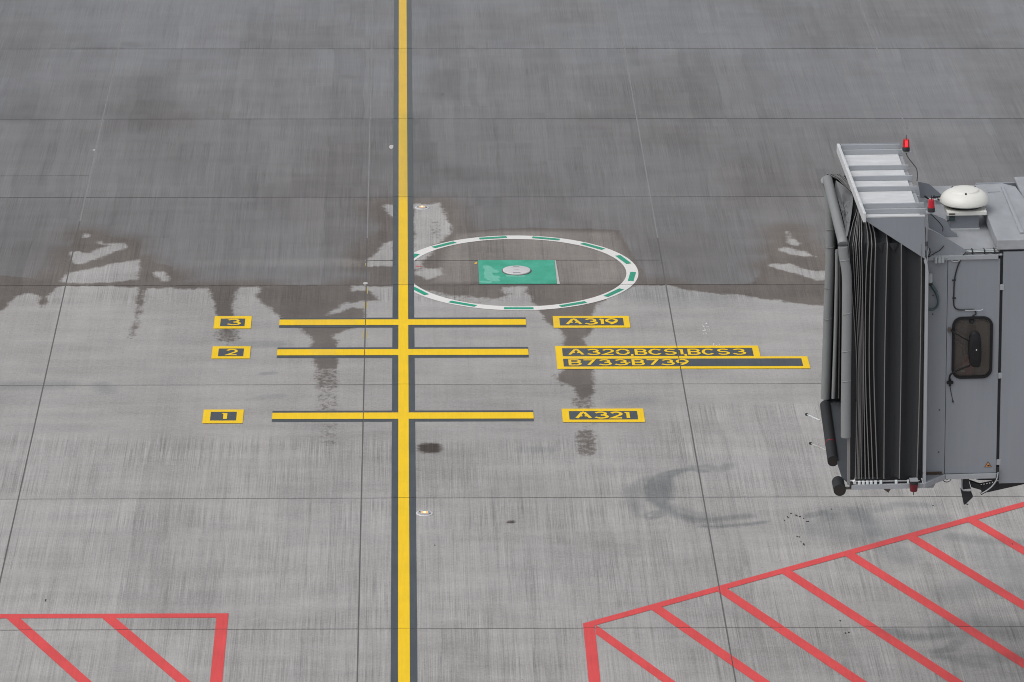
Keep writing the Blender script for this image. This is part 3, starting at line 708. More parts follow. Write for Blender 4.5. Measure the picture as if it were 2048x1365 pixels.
for ang in (-7.8, 20.2, 46.8, 73.8, 101, 128.8, 156.3, -148.6, -118.9, -90.6, -63, -35.6):
    c, s = math.cos(math.radians(ang)), math.sin(math.radians(ang))
    ctr = (HC[0] + 1.938 * c, HC[1] + 1.938 * s)
    hl, hw = 0.242, 0.047
    pts = [(ctr[0] - s * u + c * w, ctr[1] + c * u + s * w) for u, w in ((-hl, -hw), (hl, -hw), (hl, hw), (-hl, hw))]
    cut = []
    for p, q in zip(pts, pts[1:] + pts[:1]):
        a, b = p[0] >= 0.188, q[0] >= 0.188
        if a: cut.append(p)
        if a != b:
            t = (0.188 - p[0]) / (q[0] - p[0]); cut.append((0.188, p[1] + (q[1] - p[1]) * t))
    if len(cut) >= 3: sheet('green_dash', [cut], ZQ, MAT['green'], ring)
sheet('corner_mark', [[(1.204, 1.146), (1.252, 1.256), (1.25, 1.118)]], ZP, MAT['yellow'], ring)

pit = empty('hydrant_pit', (1.92, 0.67, 0))
tag(pit, 'green painted rectangular hydrant pit with a round pale metal cover', 'hydrant pit')
def mat_pit():
    T = NT('worn_green_pit_paint')
    p = T.pos()
    n1 = T.noise(p, 1.0, 5.0, 0.65, (2.6, 2.2, 1)); n2 = T.noise(p, 1.0, 4.0, 0.7, (20, 9, 1))
    m = T.step(T.attr('pale'), 0.3, 0.75)
    pale = T.step(T.M('ADD', m, T.M('MULTIPLY', T.M('SUBTRACT', n1, 0.5), 1.6)), 0.42, 0.62)
    c = T.mix(T.step(n1, 0.3, 0.7), (0.016, 0.33, 0.195), (0.050, 0.42, 0.29))
    c = T.mix(T.M('MULTIPLY', pale, 0.8), c, (0.17, 0.52, 0.40))
    c = T.mix(1.0, c, T.grey(T.M('ADD', 0.85, T.M('MULTIPLY', n2, 0.3))), 'MULTIPLY')
    T.P(Base_Color=c, Roughness=0.4)
    return T.m
MAT['pit'] = mat_pit()
px0, px1, py0, py1 = 1.276 - 1.92, 2.570 - 1.92, 0.030 - 0.67, 1.314 - 0.67
mb = MB()
for q in cells(px0, px1, py0, py1, 0.04): mb.add([(a, b, 0.010) for a, b in q], [(0, 1, 2, 3)])
mb.add([(px0, py0, 0.010), (px1, py0, 0.010), (px1, py1, 0.010), (px0, py1, 0.010), (px0, py0, -0.02), (px1, py0, -0.02), (px1, py1, -0.02), (px0, py1, -0.02)],
       [(1, 0, 4, 5), (2, 1, 5, 6), (3, 2, 6, 7), (0, 3, 7, 4)])
po = mb.build('pit_slab', MAT['pit'], pit, recalc=False)
co = np.array([vv.co[:2] for vv in po.data.vertices])
wv = np.zeros(len(co))
for pts, w, s in (([(1.421, 0.952), (1.46, 0.815), (1.431, 0.597), (1.475, 0.271), (1.558, 0.217)], 0.10, 1.0), ([(1.443, 0.815), (1.55, 0.678)], 0.10, 0.9), ([(1.444, 0.38), (1.544, 0.379)], 0.12, 1.0), ([(1.756, 0.459), (2.016, 0.458)], 0.07, 0.8), ([(1.314, 0.138), (1.456, 0.11)], 0.08, 0.7)):
    wv = np.maximum(wv, line_mask(co + np.array([1.92, 0.67]), pts, w, s))
at = po.data.attributes.new('pale', 'FLOAT', 'POINT'); at.data.foreach_set('value', wv.astype(np.float32))
MB().box(px0 - 0.02, px1 + 0.045, py0 - 0.018, py0 - 0.002, -0.02, 0.006).build('edge_joint', MAT['sealant'], pit)
MB().box(px0 - 0.02, px1 + 0.02, py1 + 0.002, py1 + 0.016, -0.02, 0.006).build('edge_joint', MAT['sealant'], pit)
MB().prism([(px1 + 0.004, py0, 0.0), (px1 + 0.050, py0, 0.0), (px1 + 0.022, py1, 0.0), (px1 + 0.004, py1, 0.0)], (0, 0, 0.006)).build('mortar_edge', MAT['patch'], pit)
cx, cy = 1.915 - 1.92, 0.722 - 0.67
MB().lathe((cx, cy, 0.010), [(0.252, 0.0), (0.252, 0.006), (0.236, 0.0065)], 40).build('cover_rim', MAT['sealant'], pit)
cov = MB().lathe((cx, cy, 0.0165), [(0.234, 0.0), (0.234, 0.012), (0.222, 0.016), (0.06, 0.017)], 40).build('pit_cover', MAT['cover'], pit)
MB().box(cx - 0.065, cx + 0.06, cy - 0.188, cy - 0.165, 0.0328, 0.0345).build('grip_slot', MAT['signblack'], cov)
MB().box(cx - 0.055, cx + 0.05, cy + 0.165, cy + 0.182, 0.0328, 0.0340).build('grip_slot', MAT['sealant'], cov)
MB().box(cx - 0.09, cx + 0.10, cy + 0.080, cy + 0.098, 0.0334, 0.0342).build('cast_rib', MAT['steel'], cov)
MB().box(cx - 0.04, cx + 0.04, cy - 0.012, cy + 0.012, 0.0334, 0.0342).build('cast_rib', MAT['steel'], cov)

# inset lights
def inset_light(x, y, label):
    e = empty('inset_light', (x, y, 0))
    tag(e, label, 'ground light', 'lit inset lights beside the lead-in line')
    MB().lathe((0, 0, 0), [(0.126, 0.0), (0.126, 0.005), (0.108, 0.007)], 28).build('flange', MAT['cover'], e)
    h = MB().lathe((0, 0, 0.007), [(0.100, 0.0), (0.092, 0.004), (0.055, 0.010), (0.03, 0.011)], 28).build('housing', MAT['steel'], e)
    for dx in (-0.072, 0.072):
        MB().lathe((dx, 0.035 * (1 if dx < 0 else -1), 0.0125), [(0.012, 0.0), (0.010, 0.004)], 10).build('bolt', MAT['dark_metal'], h)
    MB().box(-0.046, 0.046, -0.045, 0.030, 0.0185, 0.0205).build('lens', MAT['lamp_soft'], e)
    MB().box(-0.014, 0.014, -0.036, 0.026, 0.0207, 0.0225).build('lamp', MAT['lamp'], e)
inset_light(0.310, -10.626, 'round inset light glowing amber near the dark spot, lower of two')
inset_light(0.340, 4.372, 'round inset light glowing amber on a pale dry patch beyond the hydrant circle')

# red hatched zones
def redline(p, q, w, parent, name='red_stripe', z=ZP):
    d = Vector((q[0] - p[0], q[1] - p[1])).normalized(); n = Vector((-d.y, d.x)) * (w / 2)
    L = (Vector(q) - Vector(p)).length
    P, Q = Vector(p), Vector(q)
    return sheet(name, quadcells(tuple(P + n), tuple(Q + n), tuple(Q - n), tuple(P - n), max(2, int(L / 0.15))), z, MAT['red'], parent)
zl = empty('hatched_zone')
tag(zl, 'smaller red hatched zone on the near side, left of the lead-in line', 'ground marking', 'red hatched no-parking zones')
sheet('border_stripe', cells(-12, -2.39, -14.588, -14.432, 0.2), ZP, MAT['red'], zl)
sheet('border_stripe', cells(-2.552, -2.39, -24, -14.588, 0.2), ZP, MAT['red'], zl)
dl = (math.cos(math.radians(-63.3)), math.sin(math.radians(-63.3)))
for k in range(-3, 2):
    x0 = -5.41 + 1.30 * k
    x1 = x0 + 0.188
    yend = -24.0
    if k == 2: continue
    t = (yend + 14.588) / dl[1]
    # stop at the side border
    tm = min(t, (-2.552 - x1) / dl[0])
    t0 = min(t, (-2.552 - x0) / dl[0])
    a, b = (x0, -14.588), (x1, -14.588)
    sheet('hatch_stripe', quadcells(a, (x0 + dl[0] * t0, -14.588 + dl[1] * t0), (x1 + dl[0] * tm, -14.588 + dl[1] * tm), b, 24), ZP, MAT['red'], zl)
zr = empty('hatched_zone')
tag(zr, 'larger red hatched zone with slanting border, on the near side below the boarding bridge', 'ground marking', 'red hatched no-parking zones')
sl = 0.6955                                           # slope of the slanting border
ytop = lambda x: -14.83 + (x - 2.455) * sl
ylow = lambda x: -14.83 + (x - 2.455) * sl - 0.187
sheet('border_stripe', quadcells((2.445, ytop(2.445)), (15, ytop(15)), (15, ylow(15)), (2.445, ylow(2.445)), 80), ZP, MAT['red'], zr)
sheet('border_stripe', quadcells((2.445, ylow(2.445)), (2.445, -24), (2.602, -24), (2.602, ylow(2.602)), 60), ZP, MAT['red'], zr)
dr = (math.cos(math.radians(-63.9)), math.sin(math.radians(-63.9)))
for k in range(0, 9):
    xl = 2.602 if k == 0 else 2.455 + 0.95 * k
    xr = xl + 0.148
    if k == 0: xl, xr = 2.604, 2.625
    a = (xl, ylow(xl) - (0.30 if k == 0 else 0.0)); b = (xr, ylow(xr))
    la, lb = (-24 - a[1]) / dr[1], (-24 - b[1]) / dr[1]
    sheet('hatch_stripe', quadcells(a, (a[0] + dr[0] * la, -24), (b[0] + dr[0] * lb, -24), b, 40), ZP, MAT['red'], zr)

# small marks and litter on the slabs
def blob(name, c, r, z, mat, parent, squash=1.0, n=9):
    pts = []
    for k in range(n):
        rr = r * random.uniform(0.65, 1.15)
        pts.append((c[0] + rr * math.cos(2 * math.pi * k / n), c[1] + rr * squash * math.sin(2 * math.pi * k / n), z))
    return MB().prism(pts, (0, 0, 0.003)).build(name, mat, parent)
blob('mortar_patch', (-0.203, 8.151), 0.045, 0.0005, MAT['patch'], apron, 3.2)
blob('mortar_patch', (-5.639, 7.944), 0.035, 0.0005, MAT['patch'], apron, 1.2)
blob('mortar_patch', (-0.623, 0.095), 0.045, 0.0005, MAT['patch'], apron, 1.6)
blob('red_mark', (0.274, 1.013), 0.06, 0.0005, MAT['red'], apron, 0.35)
mb = MB()
for p in [(4.894, -2.132), (4.957, -2.158), (4.918, -2.259), (4.871, -2.36), (4.977, -2.234), (4.918, -2.386), (4.889, -2.462), (4.949, -2.411), (4.863, -2.234), (4.986, -2.336), (4.946, -2.082), (4.876, -2.537), (4.985, -3.113), (5.012, -3.187), (5.062, -3.163), (5.105, -3.237)]:
    for q in range(2):
        c = (p[0] + random.uniform(-.03, .03), p[1] + random.uniform(-.06, .06)); r = random.uniform(.006, .013)
        mb.add([(c[0] + r * math.cos(k * math.pi / 3), c[1] + 1.5 * r * math.sin(k * math.pi / 3), 0.002) for k in range(6)], [tuple(range(6))])
tag(mb.build('paint_splatter', MAT['white'], apron), kind='stuff')
mb = MB()
for p in [(5.487, -10.99), (5.543, -10.83), (5.567, -10.89), (5.62, -10.689), (5.686, -10.77), (5.702, -10.75), (5.74, -10.811), (5.792, -10.892), (5.805, -10.993), (5.828, -10.973), (5.64, -11.588), (5.678, -11.647), (5.689, -11.785), (5.702, -11.883), (5.727, -11.922), (6.227, -10.552), (-4.94, -13.947), (-4.932, -13.965), (8.671, -11.966), (7.736, -10.34), (8.242, -10.324), (5.964, -14.805), (6.063, -15.216), (6.012, -15.18), (9.384, 9.337), (0.437, -11.936)]:
    c = (p[0] + random.uniform(-.02, .02), p[1] + random.uniform(-.04, .04)); r = random.uniform(.008, .016)
    mb.prism([(c[0] + r * random.uniform(.6, 1.2) * math.cos(k * math.pi / 3), c[1] + 1.6 * r * random.uniform(.6, 1.2) * math.sin(k * math.pi / 3), 0.001) for k in range(6)], (0, 0, 0.006))
tag(mb.build('rubber_crumbs', MAT['debris'], apron), kind='stuff')
for y0, y1, dx in (((-0.621, -0.12)[1], (-0.619, -0.465)[1], 0.03), ((-0.615, -0.913)[1], (-0.613, -1.226)[1], 0.03), ((-0.615, -0.913)[1], (-0.613, -1.252)[1], -0.03), ((-0.613, -2.378)[1], (-0.61, -2.779)[1], -0.03), ((-0.613, -2.428)[1], (-0.61, -2.729)[1], 0.028), ((-0.63, 1.183)[1], (-0.629, 1.045)[1], -0.028)):
    sheet('old_paint_trace', cells(X0 + dx * 0.8 - 0.006, X0 + dx * 0.8 + 0.006, y1, y0, 0.1), 0.002, MAT['worn_yellow'], apron)

# ------------------------------------------------------------------ passenger boarding bridge
# local axes: a along the tunnel (away from the aircraft), b away from the camera side, c up
br = empty('boarding_bridge', (6.369, -20.218, 4), (0, -0.021, 0))
tag(br, 'grey passenger boarding bridge head with black bellows, sloping canopy and white roof vent', 'boarding bridge')
BW = 0.283
CE = 2.83                    # top of the wall panels
D = 3.12                     # far side
W, FR = MAT['wall'], MAT['frame']

def rrect(a0, a1, c0, c1, r, n=6):
    pts = []
    for cx, cz, s in ((a1 - r, c1 - r, 0), (a0 + r, c1 - r, 90), (a0 + r, c0 + r, 180), (a1 - r, c0 + r, 270)):
        for k in range(n + 1):
            t = math.radians(s + 90 * k / n); pts.append((cx + r * math.cos(t), cz + r * math.sin(t)))
    return pts

# walls of the cab
MB().box(0.0, 0.291, BW, BW + 0.04, 0.065, CE).build('wall_panel', W, br)
WA0, WA1, WC0, WC1, WR = 0.372, 0.842, 1.318, 2.086, 0.105
hole = rrect(WA0, WA1, WC0, WC1, WR)
A0, A1, C0, C1 = 0.297, 0.930, 0.065, CE
ca, cc = (WA0 + WA1) / 2, (WC0 + WC1) / 2
outer = []
for a, c in hole:
    da, dc = a - ca, c - cc
    t = min([(A1 - ca) / da if da > 1e-6 else ((A0 - ca) / da if da < -1e-6 else 1e9), (C1 - cc) / dc if dc > 1e-6 else ((C0 - cc) / dc if dc < -1e-6 else 1e9)])
    outer.append((ca + da * t, cc + dc * t))
for k, cor in ((6, (A1, C1)), (7, (A0, C1)), (20, (A0, C0)), (21, (A1, C0))): outer[k] = cor
n = len(hole)
mb = MB()
for b in (BW, BW + 0.04):
    mb.add([(a, b, c) for a, c in hole] + [(a, b, c) for a, c in outer], [(i, (i + 1) % n, n + (i + 1) % n, n + i) for i in range(n)])
for lst in (hole, outer):
    mb.add([(a, BW, c) for a, c in lst] + [(a, BW + 0.04, c) for a, c in lst], [(i, (i + 1) % n, n + (i + 1) % n, n + i) for i in range(n)])
MBw = mb.build('wall_panel', W, br)
MB().box(0.02, 0.97, BW + 0.045, BW + 0.06, 0.02, WC0 - 0.05).box(0.02, 0.97, BW + 0.045, BW + 0.06, WC1 + 0.05, CE + 0.05).box(0.93, 0.985, BW + 0.03, BW + 0.045, -0.05, 2.96).build('wall_backing', MAT['dark_metal'], br)
for c in ((0.952, 0.283, 2.465)[2], (0.949, 0.283, 1.327)[2], (0.952, 0.283, 0.199)[2]):
    MB().box(0.934, 0.985, BW - 0.006, BW + 0.02, c - 0.035, c + 0.035).build('hinge', FR, br, 0.003)
MB().box(0.0, 0.95, D, D + 0.04, 0.065, CE).build('wall_panel', W, br)
MB().box(-0.80, -0.004, 0.06, D - 0.01, -0.01, 0.05).build('floor_plate', MAT['dark_metal'], br)
MB().box(-0.001, 0.95, BW + 0.062, D - 0.01, -0.01, 0.05).build('floor_plate', MAT['dark_metal'], br)
MB().box(-0.015, 0.955, BW - 0.004, D + 0.03, CE + 0.04, CE + 0.06).build('roof_panel', MAT['roof'], br, 0.004)
MB().box(0.035, 0.905, BW - 0.022, BW - 0.002, CE, CE + 0.0585).build('eave_trim', FR, br, 0.006)
for p in ((0.143, 0.28, 2.841), (0.188, 0.28, 2.844), (0.228, 0.28, 2.846)):
    MB().tube([(p[0], BW - 0.04, p[2] + 0.035), (p[0], BW - 0.04, p[2] - 0.035)], 0.020, 10).build('cable_gland', MAT['grey_cable'], br)
MB().tube([(x, BW - 0.02, z) for x, _, z in [(0.276, 0.28, 2.858), (0.277, 0.28, 2.807)]], 0.010, 8).build('cable_gland', W, br)

# sill rails at floor level
MB().box(-0.880, -0.006, -0.035, 0.0, 0.0, 0.062).build('sill_rail', FR, br, 0.004)
MB().prism([(-0.004, -0.035, 0), (0.02, -0.035, 0), (0.305, BW - 0.035, 0), (0.305, BW - 0.002, 0), (0.29, BW - 0.002, 0), (-0.004, 0.0, 0)], (0, 0, 0.062)).build('sill_rail', FR, br, 0.004)
MB().box(0.308, 0.938, BW - 0.035, BW - 0.002, 0.0, 0.062).build('sill_rail', FR, br, 0.004)
MB().prism([(0.012, 0.0, 0.045), (0.270, BW - 0.004, 0.045), (0.012, BW - 0.004, 0.045)], (0, 0, 0.012)).build('step_plate', W, br)
MB().box(0.02, 0.26, BW - 0.012, BW - 0.003, 0.060, 0.095).build('grime_strip', MAT['rust'], br)
for p in ((0.05, 0.9), (0.22, 0.9), (0.05, 0.35), (0.22, 0.35), (0.12, 2.38), (0.12, 2.14)):
    MB().tube([(p[0], BW + 0.001, p[1]), (p[0], BW - 0.004, p[1])], 0.009, 8).build('rivet', MAT['dark_metal'], br)
# frame post between bellows and cab
MB().prism([(-0.001, 0, 0.059), (0.036, 0, 0.058), (0.031, 0, 2.769), (0.015, 0, 2.89), (-0.01, 0, 2.96), (-0.028, 0, 2.904), (-0.009, 0, 2.846)], (0, 0.05, 0)).build('frame_post', FR, br, 0.004)

# window with mirror
fo = rrect(WA0 - 0.014, WA1 + 0.014, WC0 - 0.014, WC1 + 0.014, WR + 0.014); fi = rrect(WA0 + 0.016, WA1 - 0.016, WC0 + 0.016, WC1 - 0.016, WR - 0.016)
win = empty('window'); win.parent = br
mb = MB()
b0, b1 = BW - 0.022, BW + 0.02
mb.add([(a, b0, c) for a, c in fo] + [(a, b0, c) for a, c in fi], [(i, (i + 1) % n, n + (i + 1) % n, n + i) for i in range(n)])
mb.add([(a, b0, c) for a, c in fo] + [(a, b1, c) for a, c in fo], [(i, (i + 1) % n, n + (i + 1) % n, n + i) for i in range(n)])
mb.add([(a, b0, c) for a, c in fi] + [(a, b1, c) for a, c in fi], [(i, (i + 1) % n, n + (i + 1) % n, n + i) for i in range(n)])
mb.build('window_frame', MAT['mirror'], win)
gl = rrect(WA0 + 0.005, WA1 - 0.005, WC0 + 0.005, WC1 - 0.005, WR)
MB().prism([(a, BW + 0.008, c) for a, c in gl], (0, 0.006, 0)).build('pane', MAT['glass'], win)
sc = MB().lathe((0, 0, 0), [(0.033, 0.0), (0.020, 0.02)], 12).build('suction_cup', MAT['rubber'], win)
sp = (0.599, 0.27, 2.036)
sc.location = (sp[0], BW + 0.005, sp[2]); sc.rotation_euler = (math.radians(90), 0, 0)
# what shows behind the glass
lx = (0.683, 0.6, 1.56)[0]
MB().box(0.30, lx, 0.58, 0.60, 1.0, 2.4).build('cab_lining', MAT['dark_lining'], br)
MB().box(lx + 0.002, 0.96, 0.55, 0.57, 1.0, 2.4).build('cab_lining', MAT['lining'], br)
MB().prism([(0.467, 0.45, 1.279), (0.664, 0.45, 1.275), (0.656, 0.45, 1.385), (0.616, 0.45, 1.535), (0.579, 0.45, 1.556), (0.519, 0.45, 1.486), (0.49, 0.45, 1.389)], (0, 0.08, 0)).build('seat', MAT['lens_unlit'], br, 0.01)
MB().prism([(0.489, 0.44, 1.354), (0.544, 0.44, 1.356), (0.545, 0.44, 1.33), (0.496, 0.44, 1.331)], (0, 0.006, 0)).build('seat_label', MAT['nylon'], br)
MB().tube([(x, 0.5, z) for x, _, z in [(0.41, 0.5, 1.736), (0.472, 0.5, 1.722), (0.516, 0.5, 1.663), (0.535, 0.5, 1.585), (0.531, 0.5, 1.455)]], 0.012, 8).build('seat_arm', MAT['rubber'], br)
MB().prism([(0.851, 0.6, 1.744), (0.87, 0.6, 1.744), (0.878, 0.6, 1.328), (0.853, 0.6, 1.329), (0.839, 0.6, 1.427), (0.849, 0.6, 1.556), (0.829, 0.6, 1.621)], (0, 0.05, 0)).build('cab_handle', MAT['rubber'], br)
mir = empty('mirror'); mir.parent = br
ms = [(0.581, 0.16, 1.948), (0.63, 0.16, 1.95), (0.666, 0.16, 1.936), (0.688, 0.16, 1.904), (0.706, 0.16, 1.775), (0.709, 0.16, 1.614), (0.696, 0.16, 1.498), (0.668, 0.16, 1.483), (0.601, 0.16, 1.494), (0.57, 0.16, 1.52), (0.55, 0.16, 1.637), (0.544, 0.16, 1.779), (0.558, 0.16, 1.894)]
bc = 0.16; mc = (sum(p[0] for p in ms) / len(ms), sum(p[2] for p in ms) / len(ms))
sc2 = lambda k, b: [(mc[0] + (p[0] - mc[0]) * k, b, mc[1] + (p[2] - mc[1]) * k) for p in ms]
m = len(ms)
mb = MB()
rings = [sc2(0.55, bc - 0.055), sc2(0.9, bc - 0.035), sc2(1.0, bc), sc2(1.0, bc + 0.02)]
for r0, r1 in zip(rings, rings[1:]): mb.add(r0 + r1, [(i, (i + 1) % m, m + (i + 1) % m, m + i) for i in range(m)], True)
mb.add(rings[0], [tuple(range(m))]); mb.add(rings[-1], [tuple(range(m))])
mb.build('mirror_shell', MAT['mirror'], mir)
pt = (0.639, 0.1, 1.729)
MB().tube([(pt[0], bc - 0.054, pt[2]), (pt[0], bc - 0.060, pt[2])], 0.008, 8).build('screw', MAT['nylon'], mir)
q = [(0.335, 0.22, 1.281), (0.334, 0.22, 1.363), (0.371, 0.22, 1.401), (0.468, 0.22, 1.45), (0.569, 0.22, 1.502)]
MB().tube(smooth_path([(q[0][0], BW - 0.02, q[0][2])] + [(p[0], 0.22, p[2]) for p in q[1:-1]] + [(q[-1][0], 0.18, q[-1][2])], 4), 0.012, 8).build('mirror_arm', MAT['mirror'], mir)
q = [(0.322, 0.24, 1.956), (0.384, 0.24, 1.92), (0.464, 0.24, 1.869), (0.562, 0.24, 1.809)]
MB().tube([(q[0][0], BW - 0.02, q[0][2])] + [(p[0], 0.2, p[2]) for p in q[1:]], 0.009, 8).build('mirror_arm', MAT['mirror'], mir)
q = (0.342, 0.28, 1.26)
MB().box(q[0] - 0.040, q[0] + 0.040, BW - 0.035, BW - 0.001, q[2] - 0.016, q[2] + 0.016).box(q[0] - 0.014, q[0] + 0.014, BW - 0.03, BW - 0.002, q[2] - 0.05, q[2] + 0.045).build('mirror_mount', MAT['mirror'], mir, 0.006)
q = (0.327, 0.28, 1.939)
MB().box(q[0] - 0.022, q[0] + 0.022, BW - 0.04, BW - 0.001, q[2] - 0.026, q[2] + 0.026).build('mirror_mount', MAT['brown'], mir, 0.004)

def wire(name, pts, r, mat, k=4): return MB().tube(smooth_path(pts, k), r, 7).build(name, mat, br)
wb = lambda pts, b: [(p[0], b, p[2]) for p in pts]
wire('cable', wb([(0.511, 0.27, 2.925), (0.469, 0.27, 2.875), (0.41, 0.27, 2.737), (0.377, 0.27, 2.578), (0.371, 0.27, 2.387), (0.372, 0.27, 2.272), (0.388, 0.27, 2.22), (0.438, 0.27, 2.193), (0.511, 0.27, 2.191), (0.59, 0.27, 2.193), (0.633, 0.27, 2.176), (0.643, 0.27, 2.137), (0.609, 0.27, 2.112), (0.592, 0.27, 2.081)], BW - 0.012), 0.008, MAT['cable'])
wire('cable', wb([(0.511, 0.27, 2.188), (0.633, 0.27, 2.185), (0.706, 0.27, 2.184), (0.73, 0.27, 2.199)], BW - 0.02), 0.004, MAT['nylon'])
wire('cable', wb([(0.343, 0.27, 1.222), (0.357, 0.27, 1.131), (0.377, 0.27, 1.04), (0.383, 0.27, 1.014)], BW - 0.008), 0.004, MAT['cable'])
MB().tube(wb([(0.383, 0.27, 1.02), (0.383, 0.27, 1.001)], BW - 0.01), 0.010, 8).build('plug', MAT['cable'], br)
for p in ((0.371, 0.27, 2.572), (0.377, 0.27, 2.342)):
    MB().box(p[0] - 0.022, p[0] + 0.022, BW - 0.014, BW - 0.001, p[2] - 0.007, p[2] + 0.007).build('cable_clip', MAT['cable'], br)
wire('cable', wb([(0.336, 0.27, 2.828), (0.361, 0.27, 2.811), (0.397, 0.27, 2.81), (0.433, 0.27, 2.819), (0.445, 0.27, 2.831)], BW - 0.012), 0.007, MAT['grey_cable'])
# socket with hose loop
q = [(0.066, 0.25, 2.675), (0.071, 0.25, 2.566)]
MB().tube([(q[0][0], BW - 0.055, q[0][2]), (q[1][0], BW - 0.055, q[1][2])], 0.036, 16).build('socket', MAT['grey_cable'], br)
MB().tube([(q[1][0], BW - 0.055, q[1][2] + 0.002), (q[1][0] + 0.004, BW - 0.055, q[1][2] - 0.035)], [0.037, 0.026], 14).build('socket_seal', MAT['cable'], br)
wire('hose', wb([(0.081, 0.23, 2.547), (0.112, 0.23, 2.489), (0.15, 0.23, 2.424), (0.175, 0.23, 2.353), (0.176, 0.23, 2.289), (0.152, 0.23, 2.239), (0.098, 0.23, 2.214), (0.049, 0.23, 2.235), (0.018, 0.23, 2.267)], BW - 0.05), 0.016, MAT['hose'])
MB().tube(wb([(0.093, 0.23, 2.531), (0.156, 0.23, 2.434)], BW - 0.052), 0.021, 10).build('hose_sleeve', MAT['hose'], br)
# warning triangle
sg = empty('warning_sign'); sg.parent = br
MB().prism(wb([(0.783, 0.28, 0.139), (0.879, 0.28, 0.139), (0.83, 0.28, 0.216)], BW - 0.004), (0, 0.003, 0)).build('triangle', MAT['brown'], sg)
MB().prism(wb([(0.799, 0.28, 0.147), (0.864, 0.28, 0.147), (0.83, 0.28, 0.2)], BW - 0.006), (0, 0.0015, 0)).build('triangle_print', MAT['orange'], sg)
MB().prism(wb([(0.819, 0.28, 0.164), (0.838, 0.28, 0.173), (0.851, 0.28, 0.161), (0.845, 0.28, 0.152), (0.821, 0.28, 0.153)], BW - 0.0075), (0, 0.001, 0)).build('hand_symbol', MAT['signblack'], sg)

# rotating drum and tunnel beside the cab
DW = BW - 0.002
TA = 14.0
MB().box(0.968, TA, DW, DW + 0.05, -0.078, 2.915).build('tunnel_wall', W, br)
MB().box(0.968, TA, D, D + 0.05, -0.078, 2.915).build('tunnel_wall', W, br)
MB().box(0.968, TA, DW + 0.052, D - 0.002, -0.06, 0.0).build('tunnel_floor', MAT['dark_metal'], br)
MB().box(1.46, TA, DW + 0.0, D + 0.05, 2.935, 2.985).build('tunnel_roof', MAT['roof'], br, 0.01)
MB().box(TA - 0.04, TA - 0.002, DW + 0.052, D - 0.002, 0.002, 2.93).build('tunnel_end', W, br)
MB().box(0.945, 1.38, DW + 0.03, 2.42, 2.917, 2.938).build('roof_gap_shade', MAT['dark_metal'], br)  # dark slab painting the shade in the gap under the roof box
# raised roof box with a chamfered far corner
pts = [(0.884, DW - 0.004, 2.942), (2.30, DW - 0.004, 2.942), (2.30, 0.62, 2.942), (1.455, 0.62, 2.942), (1.455, 1.70, 2.942), (1.392, 2.47, 2.942), (1.245, 2.62, 2.942), (0.888, 2.59, 2.942)]
MB().prism(pts, (0, 0, 0.130)).build('roof_box', MAT['roof'], br, 0.012)
q = [(1.2, 2.452, 3.075), (1.231, 2.45, 3.075), (1.237, 0.498, 3.075), (1.191, 0.492, 3.075)]
MB().prism([(p[0], p[1], 3.073) for p in q], (0, 0, 0.022)).build('roof_rib', FR, br, 0.004)
q = [(1.013, 2.337, 3.075), (1.154, 2.359, 3.075), (1.164, 2.24, 3.075), (1.013, 2.23, 3.075)]
MB().prism([(p[0], p[1], 3.073) for p in q], (0, 0, 0.008)).build('roof_hatch', MAT['roof'], br, 0.003)

# small roof: gusset, canopy arms, vent, conduits
MB().prism([(0.044, 0.275, 2.922), (0.56, 0.275, 2.916), (0.498, 0.275, 2.96), (0.278, 0.275, 3.108), (0.107, 0.275, 3.206), (0.046, 0.275, 3.226)], (0, 0.012, 0)).build('gusset_plate', W, br)
MB().prism([(0.119, 1, 3.215), (0.224, 1, 3.174), (0.347, 1, 3.113), (0.417, 1, 2.971), (0.485, 1, 2.927), (0.492, 1, 2.885), (0.369, 1, 2.882), (0.14, 1, 3.015)], (0, 0.02, 0)).build('canopy_arm', W, br)
MB().prism([(0.179, 2.64, 3.106), (0.319, 2.64, 3.077), (0.485, 2.64, 2.922), (0.542, 2.64, 2.888), (0.542, 2.64, 2.868), (0.22, 2.64, 2.875)], (0, 0.02, 0)).build('canopy_arm', W, br)
MB().box(0.02, 0.10, 0.30, 0.34, 3.02, 3.06).box(0.02, 0.12, 0.30, 0.34, 3.00, 3.018).build('hinge_bracket', FR, br, 0.004)
vb = 1.305; va0, va1 = 0.432, 0.792; vm = (va0 + va1) / 2
vent = empty('roof_vent'); vent.parent = br
MB().box(va0, va1, vb, vb + 0.37, 2.892, 3.085).build('vent_base', W, vent, 0.006)
MB().box(va0 - 0.012, va1 + 0.012, vb - 0.014, vb + 0.384, 2.8905, 2.903).build('vent_flashing', MAT['pale'], vent)
MB().box(va0 - 0.048, va1 + 0.085, vb - 0.075, vb + 0.44, 3.087, 3.140).build('vent_tray', MAT['dome'], vent, 0.008)
vc = (vm + 0.018, vb + 0.185)
MB().lathe((vc[0], vc[1], 3.142), [(0.215, 0.0), (0.20, 0.075)], 28).build('vent_throat', MAT['dark_metal'], vent)  # near-black neck, the shadow under the dome put into its colour
MB().lathe((vc[0], vc[1], 3.192), [(0.285, 0.004), (0.306, 0.0), (0.308, 0.012), (0.300, 0.045), (0.278, 0.085), (0.240, 0.118), (0.205, 0.134), (0.178, 0.140), (0.176, 0.141), (0.172, 0.156), (0.170, 0.157), (0.10, 0.166), (0.02, 0.169)], 40).build('vent_dome', MAT['dome'], vent)
for ang in (-92, 38, 142):
    p = (vc[0] + 0.178 * math.cos(math.radians(ang)), vc[1] + 0.178 * math.sin(math.radians(ang)), 3.330)
    MB().lathe(p, [(0.011, 0.0), (0.011, 0.018), (0.005, 0.026)], 8).build('bolt', MAT['dark_metal'], vent)
